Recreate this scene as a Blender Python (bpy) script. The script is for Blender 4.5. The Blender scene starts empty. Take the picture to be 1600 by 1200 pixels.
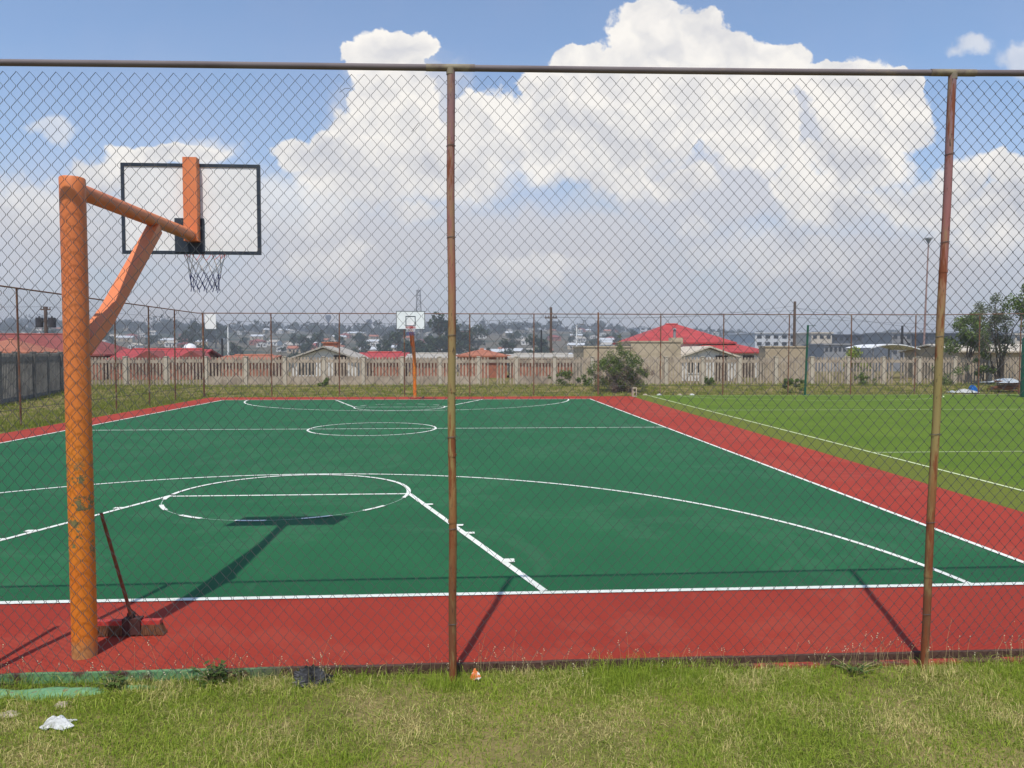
import bpy, math, random
import numpy as np
from mathutils import Vector, Matrix
PI = math.pi
R = math.radians
sc = bpy.context.scene
C = sc.collection

# ------------------------------------------------------------------ camera
F = 1152.53
CP = Vector((2.72475, -6.5974, 2.18592))
FW = Vector((0.05980791, 0.99731423, -0.04227686))
RT = Vector((0.998208085, -0.059835, 0.000625517))
UP = Vector((0.0019058, 0.04223851, 0.99910574))
cam = bpy.data.cameras.new('camera')
cam.sensor_width = 36.0
cam.lens = F / 1600 * 36
cam.clip_start = 0.05
cam.clip_end = 6000
camo = bpy.data.objects.new('camera', cam)
C.objects.link(camo)
camo.matrix_world = Matrix(((RT.x, UP.x, -FW.x, CP.x), (RT.y, UP.y, -FW.y, CP.y), (RT.z, UP.z, -FW.z, CP.z), (0, 0, 0, 1)))
sc.camera = camo


def ray(px, py):
    return FW + RT * ((px - 800) / F) + UP * ((600 - py) / F)


def at(px, py, Y):
    """photo measurement -> point on the vertical plane y = Y"""
    d = ray(px, py)
    return CP + d * ((Y - CP.y) / d.y)


def on_ground(px, py, z=0.0):
    d = ray(px, py)
    return CP + d * ((z - CP.z) / d.z)


# ------------------------------------------------------------------ light
SUN = Vector((0.130, 0.530, -1.0)).normalized()
sun = bpy.data.lights.new('sun', 'SUN')
sun.energy = 3.45
sun.angle = R(0.6)
sun.color = (1.0, 0.95, 0.87)
suno = bpy.data.objects.new('sun', sun)
C.objects.link(suno)
suno.rotation_euler = SUN.to_track_quat('-Z', 'Y').to_euler()

sc.view_settings.view_transform = 'Standard'
sc.view_settings.look = 'None'
sc.view_settings.gamma = 1
sc.view_settings.exposure = 0.28

world = bpy.data.worlds.new('World')
sc.world = world
world.use_nodes = True


class NT:
    """small node tree writer"""
    def __init__(s, nt):
        s.nt = nt
        s.L = nt.links

    def n(s, typ, **kw):
        nd = s.nt.nodes.new(typ)
        for k, v in kw.items():
            if k == 'i':
                for kk, vv in v.items():
                    if hasattr(vv, 'is_output') or isinstance(vv, bpy.types.NodeSocket):
                        s.L.new(vv, nd.inputs[kk])
                    else:
                        nd.inputs[kk].default_value = vv
            else:
                setattr(nd, k, v)
        return nd

    def math(s, op, a, b=0.0, c=0.0, clamp=False):
        nd = s.nt.nodes.new('ShaderNodeMath')
        nd.operation = op
        nd.use_clamp = clamp
        for k, v in ((0, a), (1, b), (2, c)):
            if isinstance(v, bpy.types.NodeSocket):
                s.L.new(v, nd.inputs[k])
            else:
                nd.inputs[k].default_value = v
        return nd.outputs[0]

    def vm(s, op, a, b=(0, 0, 0), c=(0, 0, 0), out=0):
        nd = s.nt.nodes.new('ShaderNodeVectorMath')
        nd.operation = op
        for k, v in ((0, a), (1, b), (2, c)):
            if isinstance(v, bpy.types.NodeSocket):
                s.L.new(v, nd.inputs[k])
            else:
                nd.inputs[k].default_value = v
        return nd.outputs[out]

    def noise(s, vec, scale, detail=4, rough=0.55, dist=0.0, out=0, dim='3D'):
        nd = s.n('ShaderNodeTexNoise', noise_dimensions=dim)
        if vec is not None:
            s.L.new(vec, nd.inputs['Vector'])
        nd.inputs['Scale'].default_value = scale
        nd.inputs['Detail'].default_value = detail
        nd.inputs['Roughness'].default_value = rough
        nd.inputs['Distortion'].default_value = dist
        return nd.outputs[out]

    def ramp(s, fac, stops, interp='LINEAR'):
        nd = s.n('ShaderNodeValToRGB')
        cr = nd.color_ramp
        cr.interpolation = interp
        while len(cr.elements) < len(stops):
            cr.elements.new(0.5)
        for e, (p, c) in zip(cr.elements, stops):
            e.position = p
            e.color = (c[0], c[1], c[2], 1) if isinstance(c, (tuple, list)) else (c, c, c, 1)
        s.L.new(fac, nd.inputs[0])
        return nd.outputs[0]

    def mix(s, fac, a, b, mode='MIX'):
        nd = s.n('ShaderNodeMix', data_type='RGBA', blend_type=mode)
        for k, v in ((0, fac), (6, a), (7, b)):
            if isinstance(v, bpy.types.NodeSocket):
                s.L.new(v, nd.inputs[k])
            elif k == 0:
                nd.inputs[k].default_value = v
            else:
                nd.inputs[k].default_value = (v[0], v[1], v[2], 1)
        return nd.outputs[2]

    def step(s, x, lo, hi):
        nd = s.n('ShaderNodeMapRange', interpolation_type='SMOOTHSTEP')
        s.L.new(x, nd.inputs[0])
        nd.inputs[1].default_value = lo
        nd.inputs[2].default_value = hi
        return nd.outputs[0]


# sky: nishita with cumulus placed by direction
wt = NT(world.node_tree)
world.node_tree.nodes.clear()
sky = wt.n('ShaderNodeTexSky', sky_type='NISHITA', sun_disc=False)
sky.sun_elevation = math.asin(-SUN.z)
sky.sun_rotation = math.atan2(-SUN.x, -SUN.y)
sky.altitude = 1600
sky.air_density = 1.0
sky.dust_density = 1.2
sky.ozone_density = 1.0
tc = wt.n('ShaderNodeTexCoord').outputs['Generated']
sep = wt.n('ShaderNodeSeparateXYZ', i={0: tc})
ay = wt.math('MAXIMUM', wt.math('ABSOLUTE', sep.outputs[1]), 0.12)
cu = wt.math('DIVIDE', sep.outputs[0], ay)
cv = wt.math('DIVIDE', sep.outputs[2], ay)
uv = wt.n('ShaderNodeCombineXYZ', i={0: cu, 1: cv, 2: 0.0}).outputs[0]
# warp for cauliflower edges
w1 = wt.noise(uv, 7.0, 3, 0.5, out=1)
w2 = wt.noise(uv, 22.0, 4, 0.6, out=1)
warp = wt.vm('ADD', wt.vm('SCALE', wt.vm('SUBTRACT', w1, (0.5, 0.5, 0.5))), wt.vm('SCALE', wt.vm('SUBTRACT', w2, (0.5, 0.5, 0.5))))
_sn = [nd for nd in world.node_tree.nodes if nd.type == 'VECT_MATH' and nd.operation == 'SCALE']
_sn[0].inputs['Scale'].default_value = 0.09
_sn[1].inputs['Scale'].default_value = 0.045
wuv = wt.vm('ADD', uv, warp)


def pxuv(x, y):
    d = ray(x, y)
    return d.x / d.y, d.z / d.y


def blobs(lst, k=0.12):
    acc = None
    for (x, y, rx, ry) in lst:
        u0, v0 = pxuv(x, y)
        sx, sy = F / rx, F / ry
        p = wt.vm('MULTIPLY_ADD', wuv, (sx, sy, 0), (-u0 * sx, -v0 * sy, 0))
        l = wt.vm('LENGTH', p, out=1)
        if acc is None:
            acc = l
        else:
            acc = wt.math('SMOOTH_MIN', acc, l, k)
    return acc


bright = blobs([
    (606, 74, 56, 46), (652, 66, 30, 34), (566, 80, 30, 24), (622, 150, 62, 80), (605, 225, 92, 70),
    (1035, 58, 78, 66), (1088, 44, 42, 46), (1120, 80, 50, 40), (960, 100, 90, 46), (888, 92, 40, 34), (838, 130, 44, 40), (1010, 160, 215, 95),
    (1140, 120, 130, 78), (1222, 88, 48, 34), (1180, 210, 100, 75), (905, 215, 190, 95), (742, 195, 44, 50),
    (560, 292, 130, 66), (462, 242, 36, 34), (520, 235, 60, 45), (700, 265, 150, 66), (640, 330, 80, 30),
    (1352, 175, 105, 90), (1300, 125, 74, 34), (1400, 118, 48, 26), (1345, 255, 110, 60),
    (1500, 272, 60, 44), (1590, 262, 60, 42), (1450, 330, 200, 62), (1240, 300, 60, 44), (1080, 285, 70, 34), (960, 262, 70, 34), (1540, 380, 140, 50), (1290, 330, 90, 70), (1590, 330, 120, 75),
    (180, 262, 90, 34), (215, 240, 60, 26), (290, 240, 80, 26), (130, 300, 80, 40), (960, 275, 120, 40),
])
faint = blobs([(75, 200, 36, 18), (1525, 84, 34, 18), (1590, 95, 40, 22), (500, 405, 100, 26), (1095, 356, 42, 18), (850, 420, 140, 22),
               (330, 235, 60, 30), (440, 330, 130, 60), (40, 330, 150, 40), (1230, 400, 150, 40)])
body = wt.math('SUBTRACT', 1.0, bright)
fn = wt.noise(wuv, 26.0, 6, 0.62)
body = wt.math('ADD', body, wt.math('MULTIPLY', wt.math('SUBTRACT', wt.noise(uv, 8.0, 3, 0.5), 0.55), 0.9))
fb = wt.math('ADD', body, wt.math('MULTIPLY', wt.math('SUBTRACT', fn, 0.5), 0.55))
softw = wt.math('ADD', 0.13, wt.math('MULTIPLY', wt.step(cv, 0.32, 0.10), 0.80))
mask_b = wt.math('DIVIDE', wt.math('ADD', fb, 0.03), softw, clamp=True)
mask_b = wt.step(mask_b, 0.0, 1.0)
mid = blobs([(1090, 300, 200, 90), (850, 385, 330, 70), (560, 385, 190, 60), (190, 345, 260, 70), (1260, 200, 60, 90), (1350, 420, 260, 60), (640, 200, 120, 120)])
mask_m = wt.math('MULTIPLY', wt.step(wt.math('ADD', wt.math('SUBTRACT', 1.0, mid), wt.math('MULTIPLY', wt.math('SUBTRACT', fn, 0.5), 0.8)), -0.2, 0.55), 0.8)
ff = wt.math('ADD', wt.math('SUBTRACT', 1.0, faint), wt.math('MULTIPLY', wt.math('SUBTRACT', fn, 0.5), 1.0))
mask_f = wt.math('MULTIPLY', wt.step(ff, -0.15, 0.6), 0.55)
# high sky veil that thickens to the horizon
veil = wt.ramp(wt.math('ADD', cv, wt.math('MULTIPLY', wt.math('SUBTRACT', wt.noise(uv, 3.2, 4, 0.5), 0.5), 0.10)),
               [(0.0, 0.97), (0.06, 0.95), (0.13, 0.88), (0.20, 0.66), (0.27, 0.34), (0.42, 0.14), (1.0, 0.06)])
vn = wt.noise(uv, 6.0, 5, 0.55)
# relief: two samples along the light
rn1 = wt.noise(wuv, 9.0, 4, 0.48)
rn2 = wt.noise(wt.vm('ADD', wuv, (0.006, 0.020, 0.0)), 9.0, 4, 0.48)
relief = wt.math('MULTIPLY', wt.math('SUBTRACT', rn1, rn2), 3.1)
big = wt.math('MULTIPLY', wt.math('SUBTRACT', wt.noise(uv, 5.0, 3, 0.5), 0.5), 0.9)
hgt = wt.step(cv, 0.08, 0.36)
edge = wt.math('MULTIPLY', wt.step(fb, 0.55, -0.02), 0.14)
lum = wt.math('ADD', wt.math('ADD', relief, big), wt.math('ADD', wt.math('MULTIPLY', hgt, 0.36), wt.math('ADD', edge, 0.42)), clamp=True)
CLOUD = wt.ramp(lum, [(0.0, (0.50, 0.515, 0.56)), (0.35, (0.61, 0.605, 0.62)), (0.65, (0.73, 0.71, 0.69)), (1.0, (0.88, 0.84, 0.78))])
VEIL = wt.ramp(vn, [(0.3, (0.45, 0.50, 0.555)), (0.5, (0.53, 0.53, 0.565)), (0.7, (0.62, 0.57, 0.57))])
SKYC = wt.mix(1.0, sky.outputs[0], (0.84, 1.02, 1.12), 'MULTIPLY')
bg_sky = wt.n('ShaderNodeBackground', i={0: SKYC, 1: 0.145})
bg_veil = wt.n('ShaderNodeBackground', i={0: VEIL, 1: 1.0})
MIDC = wt.mix(wt.step(cv, 0.05, 0.3), (0.52, 0.515, 0.54), (0.64, 0.63, 0.645))
bg_mid = wt.n('ShaderNodeBackground', i={0: MIDC, 1: 1.0})
bg_cloud = wt.n('ShaderNodeBackground', i={0: CLOUD, 1: 1.0})


def mixs(f, a, b):
    return wt.n('ShaderNodeMixShader', i={0: f, 1: a.outputs[0], 2: b.outputs[0]})


front = wt.step(sep.outputs[2], -0.02, 0.0)
m1 = mixs(wt.math('MULTIPLY', veil, front), bg_sky, bg_veil)
m1b = mixs(wt.math('MULTIPLY', mask_m, front), m1, bg_mid)
m2 = mixs(wt.math('MULTIPLY', mask_f, wt.step(cv, 0.02, 0.1)), m1b, bg_cloud)
m3 = mixs(wt.math('MULTIPLY', mask_b, wt.math('MULTIPLY', wt.step(cv, 0.03, 0.17), 0.97)), m2, bg_cloud)
wo = wt.n('ShaderNodeOutputWorld', i={0: m3.outputs[0]})
world.cycles.sampling_method = 'MANUAL'
world.cycles.sample_map_resolution = 512


# ------------------------------------------------------------------ materials
def new_mat(name, rough=0.8, spec=0.3):
    m = bpy.data.materials.new(name)
    m.use_nodes = True
    m.node_tree.nodes.clear()
    t = NT(m.node_tree)
    b = t.n('ShaderNodeBsdfPrincipled')
    b.inputs['Roughness'].default_value = rough
    b.inputs['Specular IOR Level'].default_value = spec
    t.n('ShaderNodeOutputMaterial', i={0: b.outputs[0]})
    co = t.n('ShaderNodeTexCoord').outputs['Object']
    return m, t, b, co


def bump(t, b, h, strength=0.3, dist=0.01):
    bm = t.n('ShaderNodeBump', i={'Height': h, 'Strength': strength, 'Distance': dist})
    t.L.new(bm.outputs[0], b.inputs['Normal'])


def noisy(name, c1, c2, scale=5.0, rough=0.8, detail=5, c3=None, s3=1.0, t3=(0.55, 0.65), bs=0.0, stretch=None, metal=0.0, spec=0.3):
    """two-tone noise colour, optional third colour in patches, optional bump"""
    m, t, b, co = new_mat(name, rough, spec)
    v = co
    if stretch:
        v = t.vm('MULTIPLY', co, stretch)
    n = t.noise(v, scale, detail, 0.6)
    col = t.mix(t.step(n, 0.3, 0.7), c1, c2)
    if c3:
        n3 = t.noise(v, s3, 5, 0.65)
        col = t.mix(t.step(n3, t3[0], t3[1]), col, c3)
    t.L.new(col, b.inputs['Base Color'])
    b.inputs['Metallic'].default_value = metal
    if bs:
        bump(t, b, n, bs, 0.01)
    return m


# ------------------------------------------------------------------ mesh builder
class MB:
    def __init__(s):
        s.v, s.f, s.mi = [], [], []
        s.cur = 0

    def add(s, vs, fs):
        o = len(s.v)
        s.v.extend([tuple(p) for p in vs])
        for f in fs:
            s.f.append(tuple(i + o for i in f))
            s.mi.append(s.cur)

    def box(s, c, d, rz=0.0, M=None):
        x, y, z = d[0] / 2, d[1] / 2, d[2] / 2
        vs = [Vector((a * x, b * y, e * z)) for e in (-1, 1) for b in (-1, 1) for a in (-1, 1)]
        if M is not None:
            vs = [M @ p for p in vs]
        elif rz:
            m = Matrix.Rotation(rz, 3, 'Z')
            vs = [m @ p for p in vs]
        c = Vector(c)
        s.add([p + c for p in vs], [(0, 2, 3, 1), (4, 5, 7, 6), (0, 1, 5, 4), (2, 6, 7, 3), (0, 4, 6, 2), (1, 3, 7, 5)])

    def beam(s, a, b, w, h, up=Vector((0, 0, 1))):
        a, b = Vector(a), Vector(b)
        d = (b - a)
        z = d.normalized()
        x = up.cross(z)
        if x.length < 1e-4:
            x = Vector((1, 0, 0))
        x.normalize()
        y = z.cross(x)
        M = Matrix((x, y, z)).transposed()
        s.box((a + b) / 2, (w, h, d.length), M=M)

    def tube(s, pts, rad, n=8, cap=True, closed=False):
        pts = [Vector(p) for p in pts]
        m = len(pts)
        if not hasattr(rad, '__len__'):
            rad = [rad] * m
        rings = []
        prev = None
        for i, p in enumerate(pts):
            if closed:
                d = pts[(i + 1) % m] - pts[i - 1]
            else:
                d = pts[min(i + 1, m - 1)] - pts[max(i - 1, 0)]
            d.normalize()
            if prev is None:
                x = d.orthogonal().normalized()
            else:
                x = prev - d * prev.dot(d)
                if x.length < 1e-5:
                    x = d.orthogonal()
                x.normalize()
            prev = x
            y = d.cross(x)
            rings.append([p + (x * math.cos(2 * PI * k / n) + y * math.sin(2 * PI * k / n)) * rad[i] for k in range(n)])
        vs = [q for r_ in rings for q in r_]
        fs = []
        last = m if closed else m - 1
        for i in range(last):
            j = (i + 1) % m
            for k in range(n):
                k2 = (k + 1) % n
                fs.append((i * n + k, i * n + k2, j * n + k2, j * n + k))
        if cap and not closed:
            fs.append(tuple(range(n - 1, -1, -1)))
            fs.append(tuple((m - 1) * n + k for k in range(n)))
        s.add(vs, fs)

    def prism(s, poly, z0, z1):
        """poly: list of xy, extruded vertically; counter-clockwise"""
        n = len(poly)
        vs = [(x, y, z0) for x, y in poly] + [(x, y, z1) for x, y in poly]
        fs = [tuple(range(n - 1, -1, -1)), tuple(range(n, 2 * n))]
        for i in range(n):
            j = (i + 1) % n
            fs.append((i, j, n + j, n + i))
        s.add(vs, fs)

    def build(s, name, mat, parent=None, smooth=False, origin=None):
        me = bpy.data.meshes.new(name)
        o = Vector((0, 0, 0))
        q = parent
        while q is not None:
            o += q.location
            q = q.parent
        if origin is not None:
            o = Vector(origin)
        me.from_pydata([(x - o.x, y - o.y, z - o.z) for x, y, z in s.v], [], s.f)
        mats = mat if isinstance(mat, (list, tuple)) else [mat]
        for m_ in mats:
            me.materials.append(m_)
        if len(mats) > 1:
            me.polygons.foreach_set('material_index', s.mi)
        if smooth:
            me.polygons.foreach_set('use_smooth', [True] * len(me.polygons))
            try:
                me.set_sharp_from_angle(angle=R(40))
            except Exception:
                pass
        me.update()
        ob = bpy.data.objects.new(name, me)
        C.objects.link(ob)
        if parent is not None:
            ob.parent = parent
        elif origin is not None:
            ob.location = o
        return ob


def np_mesh(name, verts, faces, mat, parent=None, tint=None, origin=None):
    """fast mesh from numpy arrays: verts (n,3), faces (m,k); tint per face value"""
    k = faces.shape[1]
    me = bpy.data.meshes.new(name)
    o = np.zeros(3)
    q = parent
    while q is not None:
        o += np.array(q.location)
        q = q.parent
    if origin is not None:
        o = np.array(origin, float)
    verts = verts - o
    me.vertices.add(len(verts))
    me.vertices.foreach_set('co', verts.astype(np.float32).ravel())
    me.loops.add(faces.size)
    me.loops.foreach_set('vertex_index', faces.astype(np.int32).ravel())
    me.polygons.add(len(faces))
    me.polygons.foreach_set('loop_start', (np.arange(len(faces)) * k).astype(np.int32))
    try:
        me.polygons.foreach_set('loop_total', np.full(len(faces), k, np.int32))
    except Exception:
        pass
    me.materials.append(mat)
    if tint is not None:
        at_ = me.attributes.new('tint', 'FLOAT', 'FACE')
        at_.data.foreach_set('value', tint.astype(np.float32))
    me.update(calc_edges=True)
    me.validate()
    ob = bpy.data.objects.new(name, me)
    C.objects.link(ob)
    if parent is not None:
        ob.parent = parent
    elif origin is not None:
        ob.location = Vector(o)
    return ob


def tag(o, label=None, cat=None, group=None, kind=None):
    if label:
        o['label'] = label
    if cat:
        o['category'] = cat
    if group:
        o['group'] = group
    if kind:
        o['kind'] = kind
    return o


def empty(name, loc, label, cat, group=None):
    o = bpy.data.objects.new(name, None)
    o.empty_display_size = 0.2
    C.objects.link(o)
    o.location = loc
    return tag(o, label, cat, group)


def copy_tree(o, parent=None):
    c = o.copy()
    C.objects.link(c)
    c.parent = parent
    for ch in list(o.children):
        copy_tree(ch, c)
    return c


# ------------------------------------------------------------------ materials used
def mat_court(name, c1, c2, dust):
    m, t, b, co = new_mat(name, 0.75, 0.12)
    n1 = t.noise(co, 0.55, 5, 0.6)
    n2 = t.noise(co, 60.0, 3, 0.6)
    n3 = t.noise(t.vm('MULTIPLY', co, (0.35, 2.2, 1)), 1.3, 5, 0.6)
    col = t.mix(t.step(n1, 0.3, 0.7), c1, c2)
    col = t.mix(t.math('MULTIPLY', t.step(n3, 0.52, 0.78), 0.22), col, dust)
    col = t.mix(t.math('MULTIPLY', t.step(n2, 0.55, 0.75), 0.22), col, dust)
    # broad dried puddle marks and long scrape marks
    n6 = t.noise(co, 0.22, 6, 0.7, 0.6)
    col = t.mix(t.math('MULTIPLY', t.math('MULTIPLY', t.step(n6, 0.49, 0.52), t.step(n6, 0.57, 0.53)), 0.30), col, dust)
    n7 = t.noise(t.vm('MULTIPLY', co, (6.0, 0.5, 1)), 3.0, 3, 0.5)
    col = t.mix(t.math('MULTIPLY', t.step(n7, 0.66, 0.72), 0.16), col, dust)
    # tiny scuffs and dry specks
    n4 = t.noise(t.vm('MULTIPLY', co, (1.0, 3.0, 1)), 5.5, 2, 0.4)
    n5 = t.noise(co, 24.0, 3, 0.5)
    sp = t.math('MULTIPLY', t.step(n4, 0.67, 0.72), t.step(n5, 0.56, 0.62))
    col = t.mix(t.math('MULTIPLY', sp, 0.35), col, dust)
    t.L.new(col, b.inputs['Base Color'])
    t.L.new(t.ramp(n1, [(0.3, 0.66), (0.7, 0.85)]), b.inputs['Roughness'])
    bump(t, b, n2, 0.25, 0.003)
    return m


M = {}
M['green'] = mat_court('green acrylic court paint', (0.014, 0.098, 0.037), (0.020, 0.119, 0.046), (0.05, 0.14, 0.07))
M['red'] = mat_court('red acrylic court paint', (0.300, 0.032, 0.018), (0.345, 0.042, 0.024), (0.38, 0.075, 0.045))
M['line'] = noisy('white line paint', (0.70, 0.70, 0.60), (0.80, 0.80, 0.72), 3.0, 0.6, c3=(0.42, 0.50, 0.38), s3=11, t3=(0.60, 0.70))
M['chalk'] = noisy('thin chalk line', (0.30, 0.42, 0.32), (0.42, 0.52, 0.42), 9.0, 0.8)
M['turfline'] = noisy('turf line', (0.50, 0.58, 0.30), (0.62, 0.66, 0.38), 6.0, 0.9)
M['kerbred'] = noisy('painted red kerb', (0.33, 0.045, 0.03), (0.42, 0.07, 0.045), 6, 0.8, c3=(0.11, 0.055, 0.04), s3=3.5, t3=(0.40, 0.52))
M['kerbmix_unused'] = noisy('kerb with paint runs', (0.085, 0.045, 0.035), (0.12, 0.06, 0.045), 7, 0.85, c3=(0.12, 0.24, 0.11), s3=3.0, t3=(0.46, 0.52))
M['spill'] = noisy('dried green paint', (0.12, 0.27, 0.13), (0.17, 0.33, 0.17), 14, 0.7, c3=(0.20, 0.13, 0.08), s3=12, t3=(0.60, 0.66), bs=1.0)


def mat_kerb():
    m, t, b, co = new_mat('kerb with paint runs', 0.9, 0.15)
    sx = t.n('ShaderNodeSeparateXYZ', i={0: co})
    n1 = t.noise(co, 4.0, 5, 0.65)
    n2 = t.noise(co, 25.0, 4, 0.6)
    col = t.mix(n2, (0.07, 0.038, 0.028), (0.13, 0.075, 0.055))
    gm = t.math('MULTIPLY', t.step(t.math('ADD', sx.outputs[0], n1), 2.1, 1.5), t.step(n1, 0.40, 0.50))
    col = t.mix(gm, col, (0.13, 0.26, 0.12))
    t.L.new(col, b.inputs['Base Color'])
    bump(t, b, n2, 0.8, 0.01)
    return m


M['kerbmix'] = mat_kerb()


def mat_turf():
    m, t, b, co = new_mat('artificial turf', 0.9, 0.15)
    n1 = t.noise(co, 0.5, 4, 0.55)
    n2 = t.noise(t.vm('MULTIPLY', co, (1, 0.4, 1)), 45.0, 3, 0.7)
    n3 = t.noise(co, 2.5, 4, 0.6)
    sx = t.n('ShaderNodeSeparateXYZ', i={0: co})
    # worn yellow-green margin outside the side line
    edge = t.step(t.math('ADD', t.math('SUBTRACT', sx.outputs[0], t.math('MULTIPLY', sx.outputs[1], 0.016)), t.math('MULTIPLY', t.math('SUBTRACT', n3, 0.5), 0.5)), 11.9, 11.3)
    col = t.mix(t.step(n1, 0.3, 0.7), (0.095, 0.158, 0.010), (0.125, 0.192, 0.014))
    col = t.mix(t.math('MULTIPLY', edge, 0.75), col, (0.155, 0.155, 0.022))
    col = t.mix(t.math('MULTIPLY', t.step(n2, 0.4, 0.65), 0.5), col, (0.05, 0.09, 0.013))
    t.L.new(col, b.inputs['Base Color'])
    bump(t, b, n2, 0.6, 0.012)
    return m


M['turf'] = mat_turf()


def mat_ground():
    m, t, b, co = new_mat('ground soil and grass', 0.95, 0.1)
    n1 = t.noise(co, 0.9, 6, 0.6)
    n2 = t.noise(co, 30.0, 4, 0.7)
    n0 = t.noise(co, 0.012, 8, 0.68)
    near = t.mix(t.step(n1, 0.35, 0.65), (0.11, 0.115, 0.025), (0.30, 0.225, 0.10))
    near = t.mix(t.math('MULTIPLY', t.step(n2, 0.4, 0.7), 0.4), near, (0.05, 0.05, 0.018))
    far = t.ramp(n0, [(0.36, (0.022, 0.036, 0.018)), (0.46, (0.045, 0.055, 0.03)), (0.52, (0.16, 0.125, 0.085)), (0.56, (0.07, 0.07, 0.04)), (0.62, (0.20, 0.16, 0.12)), (0.68, (0.04, 0.05, 0.028))])
    sx = t.n('ShaderNodeSeparateXYZ', i={0: co})
    col = t.mix(t.step(sx.outputs[1], 60, 180), near, far)
    t.L.new(col, b.inputs['Base Color'])
    bump(t, b, n2, 0.8, 0.02)
    return m


M['ground'] = mat_ground()


def mat_blades(name, g1, g2, straw, k=0.5, big=0.55, sc_=1.6):
    """blade colours: random per blade, drier in patches"""
    m, t, b, co = new_mat(name, 0.7, 0.2)
    tn = t.n('ShaderNodeAttribute', attribute_name='tint').outputs['Fac']
    n1 = t.noise(co, sc_, 5, 0.6)
    dry = t.step(t.math('ADD', t.math('MULTIPLY', t.math('SUBTRACT', n1, 0.5), 2.8), tn), big, big + 0.5)
    col = t.mix(tn, g1, g2)
    col = t.mix(t.math('MULTIPLY', dry, 0.9), col, straw)
    t.L.new(col, b.inputs['Base Color'])
    b.inputs['Subsurface Weight'].default_value = 0.0
    tr = t.n('ShaderNodeBsdfTranslucent', i={0: col})
    ms = t.n('ShaderNodeMixShader', i={0: 0.25, 1: b.outputs[0], 2: tr.outputs[0]})
    out = [n for n in m.node_tree.nodes if n.type == 'OUTPUT_MATERIAL'][0]
    t.L.new(ms.outputs[0], out.inputs[0])
    return m


M['blade'] = mat_blades('meadow grass blades', (0.165, 0.250, 0.020), (0.35, 0.42, 0.050), (0.68, 0.56, 0.25), big=0.62)
M['blade_far'] = mat_blades('rough grass blades', (0.15, 0.20, 0.020), (0.27, 0.29, 0.040), (0.42, 0.35, 0.14), big=0.62, sc_=0.5)
M['leaf'] = mat_blades('leaves', (0.085, 0.135, 0.030), (0.18, 0.235, 0.062), (0.26, 0.29, 0.12), big=0.8)
M['leaf_grey'] = mat_blades('grey green leaves', (0.12, 0.145, 0.075), (0.20, 0.22, 0.125), (0.27, 0.27, 0.17), big=0.75)
M['leaf_far'] = mat_blades('far foliage', (0.022, 0.042, 0.018), (0.050, 0.080, 0.032), (0.085, 0.11, 0.045), big=0.8, sc_=0.25)
M['leaf_ridge'] = mat_blades('ridge foliage', (0.012, 0.026, 0.016), (0.028, 0.046, 0.024), (0.05, 0.06, 0.03), big=0.9, sc_=0.05)
M['twig'] = mat_blades('woody twigs', (0.15, 0.10, 0.085), (0.28, 0.20, 0.17), (0.36, 0.29, 0.23), big=0.7)
M['bark'] = noisy('bark', (0.07, 0.05, 0.035), (0.13, 0.10, 0.075), 14, 0.9, stretch=(1, 1, 0.3), bs=0.5)
M['wire'] = noisy('weathered galvanised wire', (0.075, 0.080, 0.088), (0.13, 0.12, 0.115), 3.0, 0.6, metal=0.1)
M['wirefar'] = noisy('far fence wire', (0.07, 0.07, 0.07), (0.11, 0.10, 0.09), 3.0, 0.7)


def mat_post():
    m, t, b, co = new_mat('peeling painted steel post', 0.75, 0.3)
    sx = t.n('ShaderNodeSeparateXYZ', i={0: co})
    z = sx.outputs[2]
    vs = t.vm('MULTIPLY', co, (1, 1, 0.16))
    n1 = t.noise(vs, 22.0, 6, 0.65)
    n2 = t.noise(vs, 60.0, 4, 0.7)
    n3 = t.noise(co, 4.0, 4, 0.6)
    zz = t.math('ADD', z, t.math('MULTIPLY', t.math('SUBTRACT', n3, 0.5), 0.9))
    base = t.ramp(t.math('MULTIPLY', zz, 0.25), [(0.0, (0.16, 0.055, 0.025)), (0.16, (0.17, 0.07, 0.03)), (0.33, (0.26, 0.12, 0.04)), (0.42, (0.26, 0.21, 0.07)),
                                                 (0.56, (0.26, 0.20, 0.085)), (0.66, (0.31, 0.12, 0.08)), (0.8, (0.29, 0.12, 0.11)), (1.0, (0.24, 0.14, 0.14))])
    n4 = t.noise(vs, 9.0, 5, 0.7)
    col = t.mix(t.math('MULTIPLY', t.step(n4, 0.46, 0.58), 0.55), base, (0.30, 0.22, 0.09))
    col = t.mix(t.math('MULTIPLY', t.step(n1, 0.50, 0.60), 0.9), col, (0.19, 0.052, 0.018))
    col = t.mix(t.math('MULTIPLY', t.step(n2, 0.60, 0.68), 0.8), col, (0.04, 0.025, 0.02))
    t.L.new(col, b.inputs['Base Color'])
    bump(t, b, n2, 0.3, 0.004)
    return m


M['post'] = mat_post()
M['rail'] = noisy('rusty rail pipe', (0.13, 0.105, 0.11), (0.18, 0.15, 0.15), 7, 0.7, c3=(0.27, 0.21, 0.15), s3=5, t3=(0.56, 0.68), stretch=(0.3, 1, 1), bs=0.1)
M['sleeve'] = noisy('rusty sleeve', (0.16, 0.12, 0.10), (0.27, 0.23, 0.15), 14, 0.75, bs=0.15)
M['postfar'] = noisy('rust brown posts', (0.15, 0.06, 0.035), (0.22, 0.11, 0.06), 3, 0.8, c3=(0.28, 0.23, 0.14), s3=2.2, t3=(0.56, 0.64))


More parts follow.
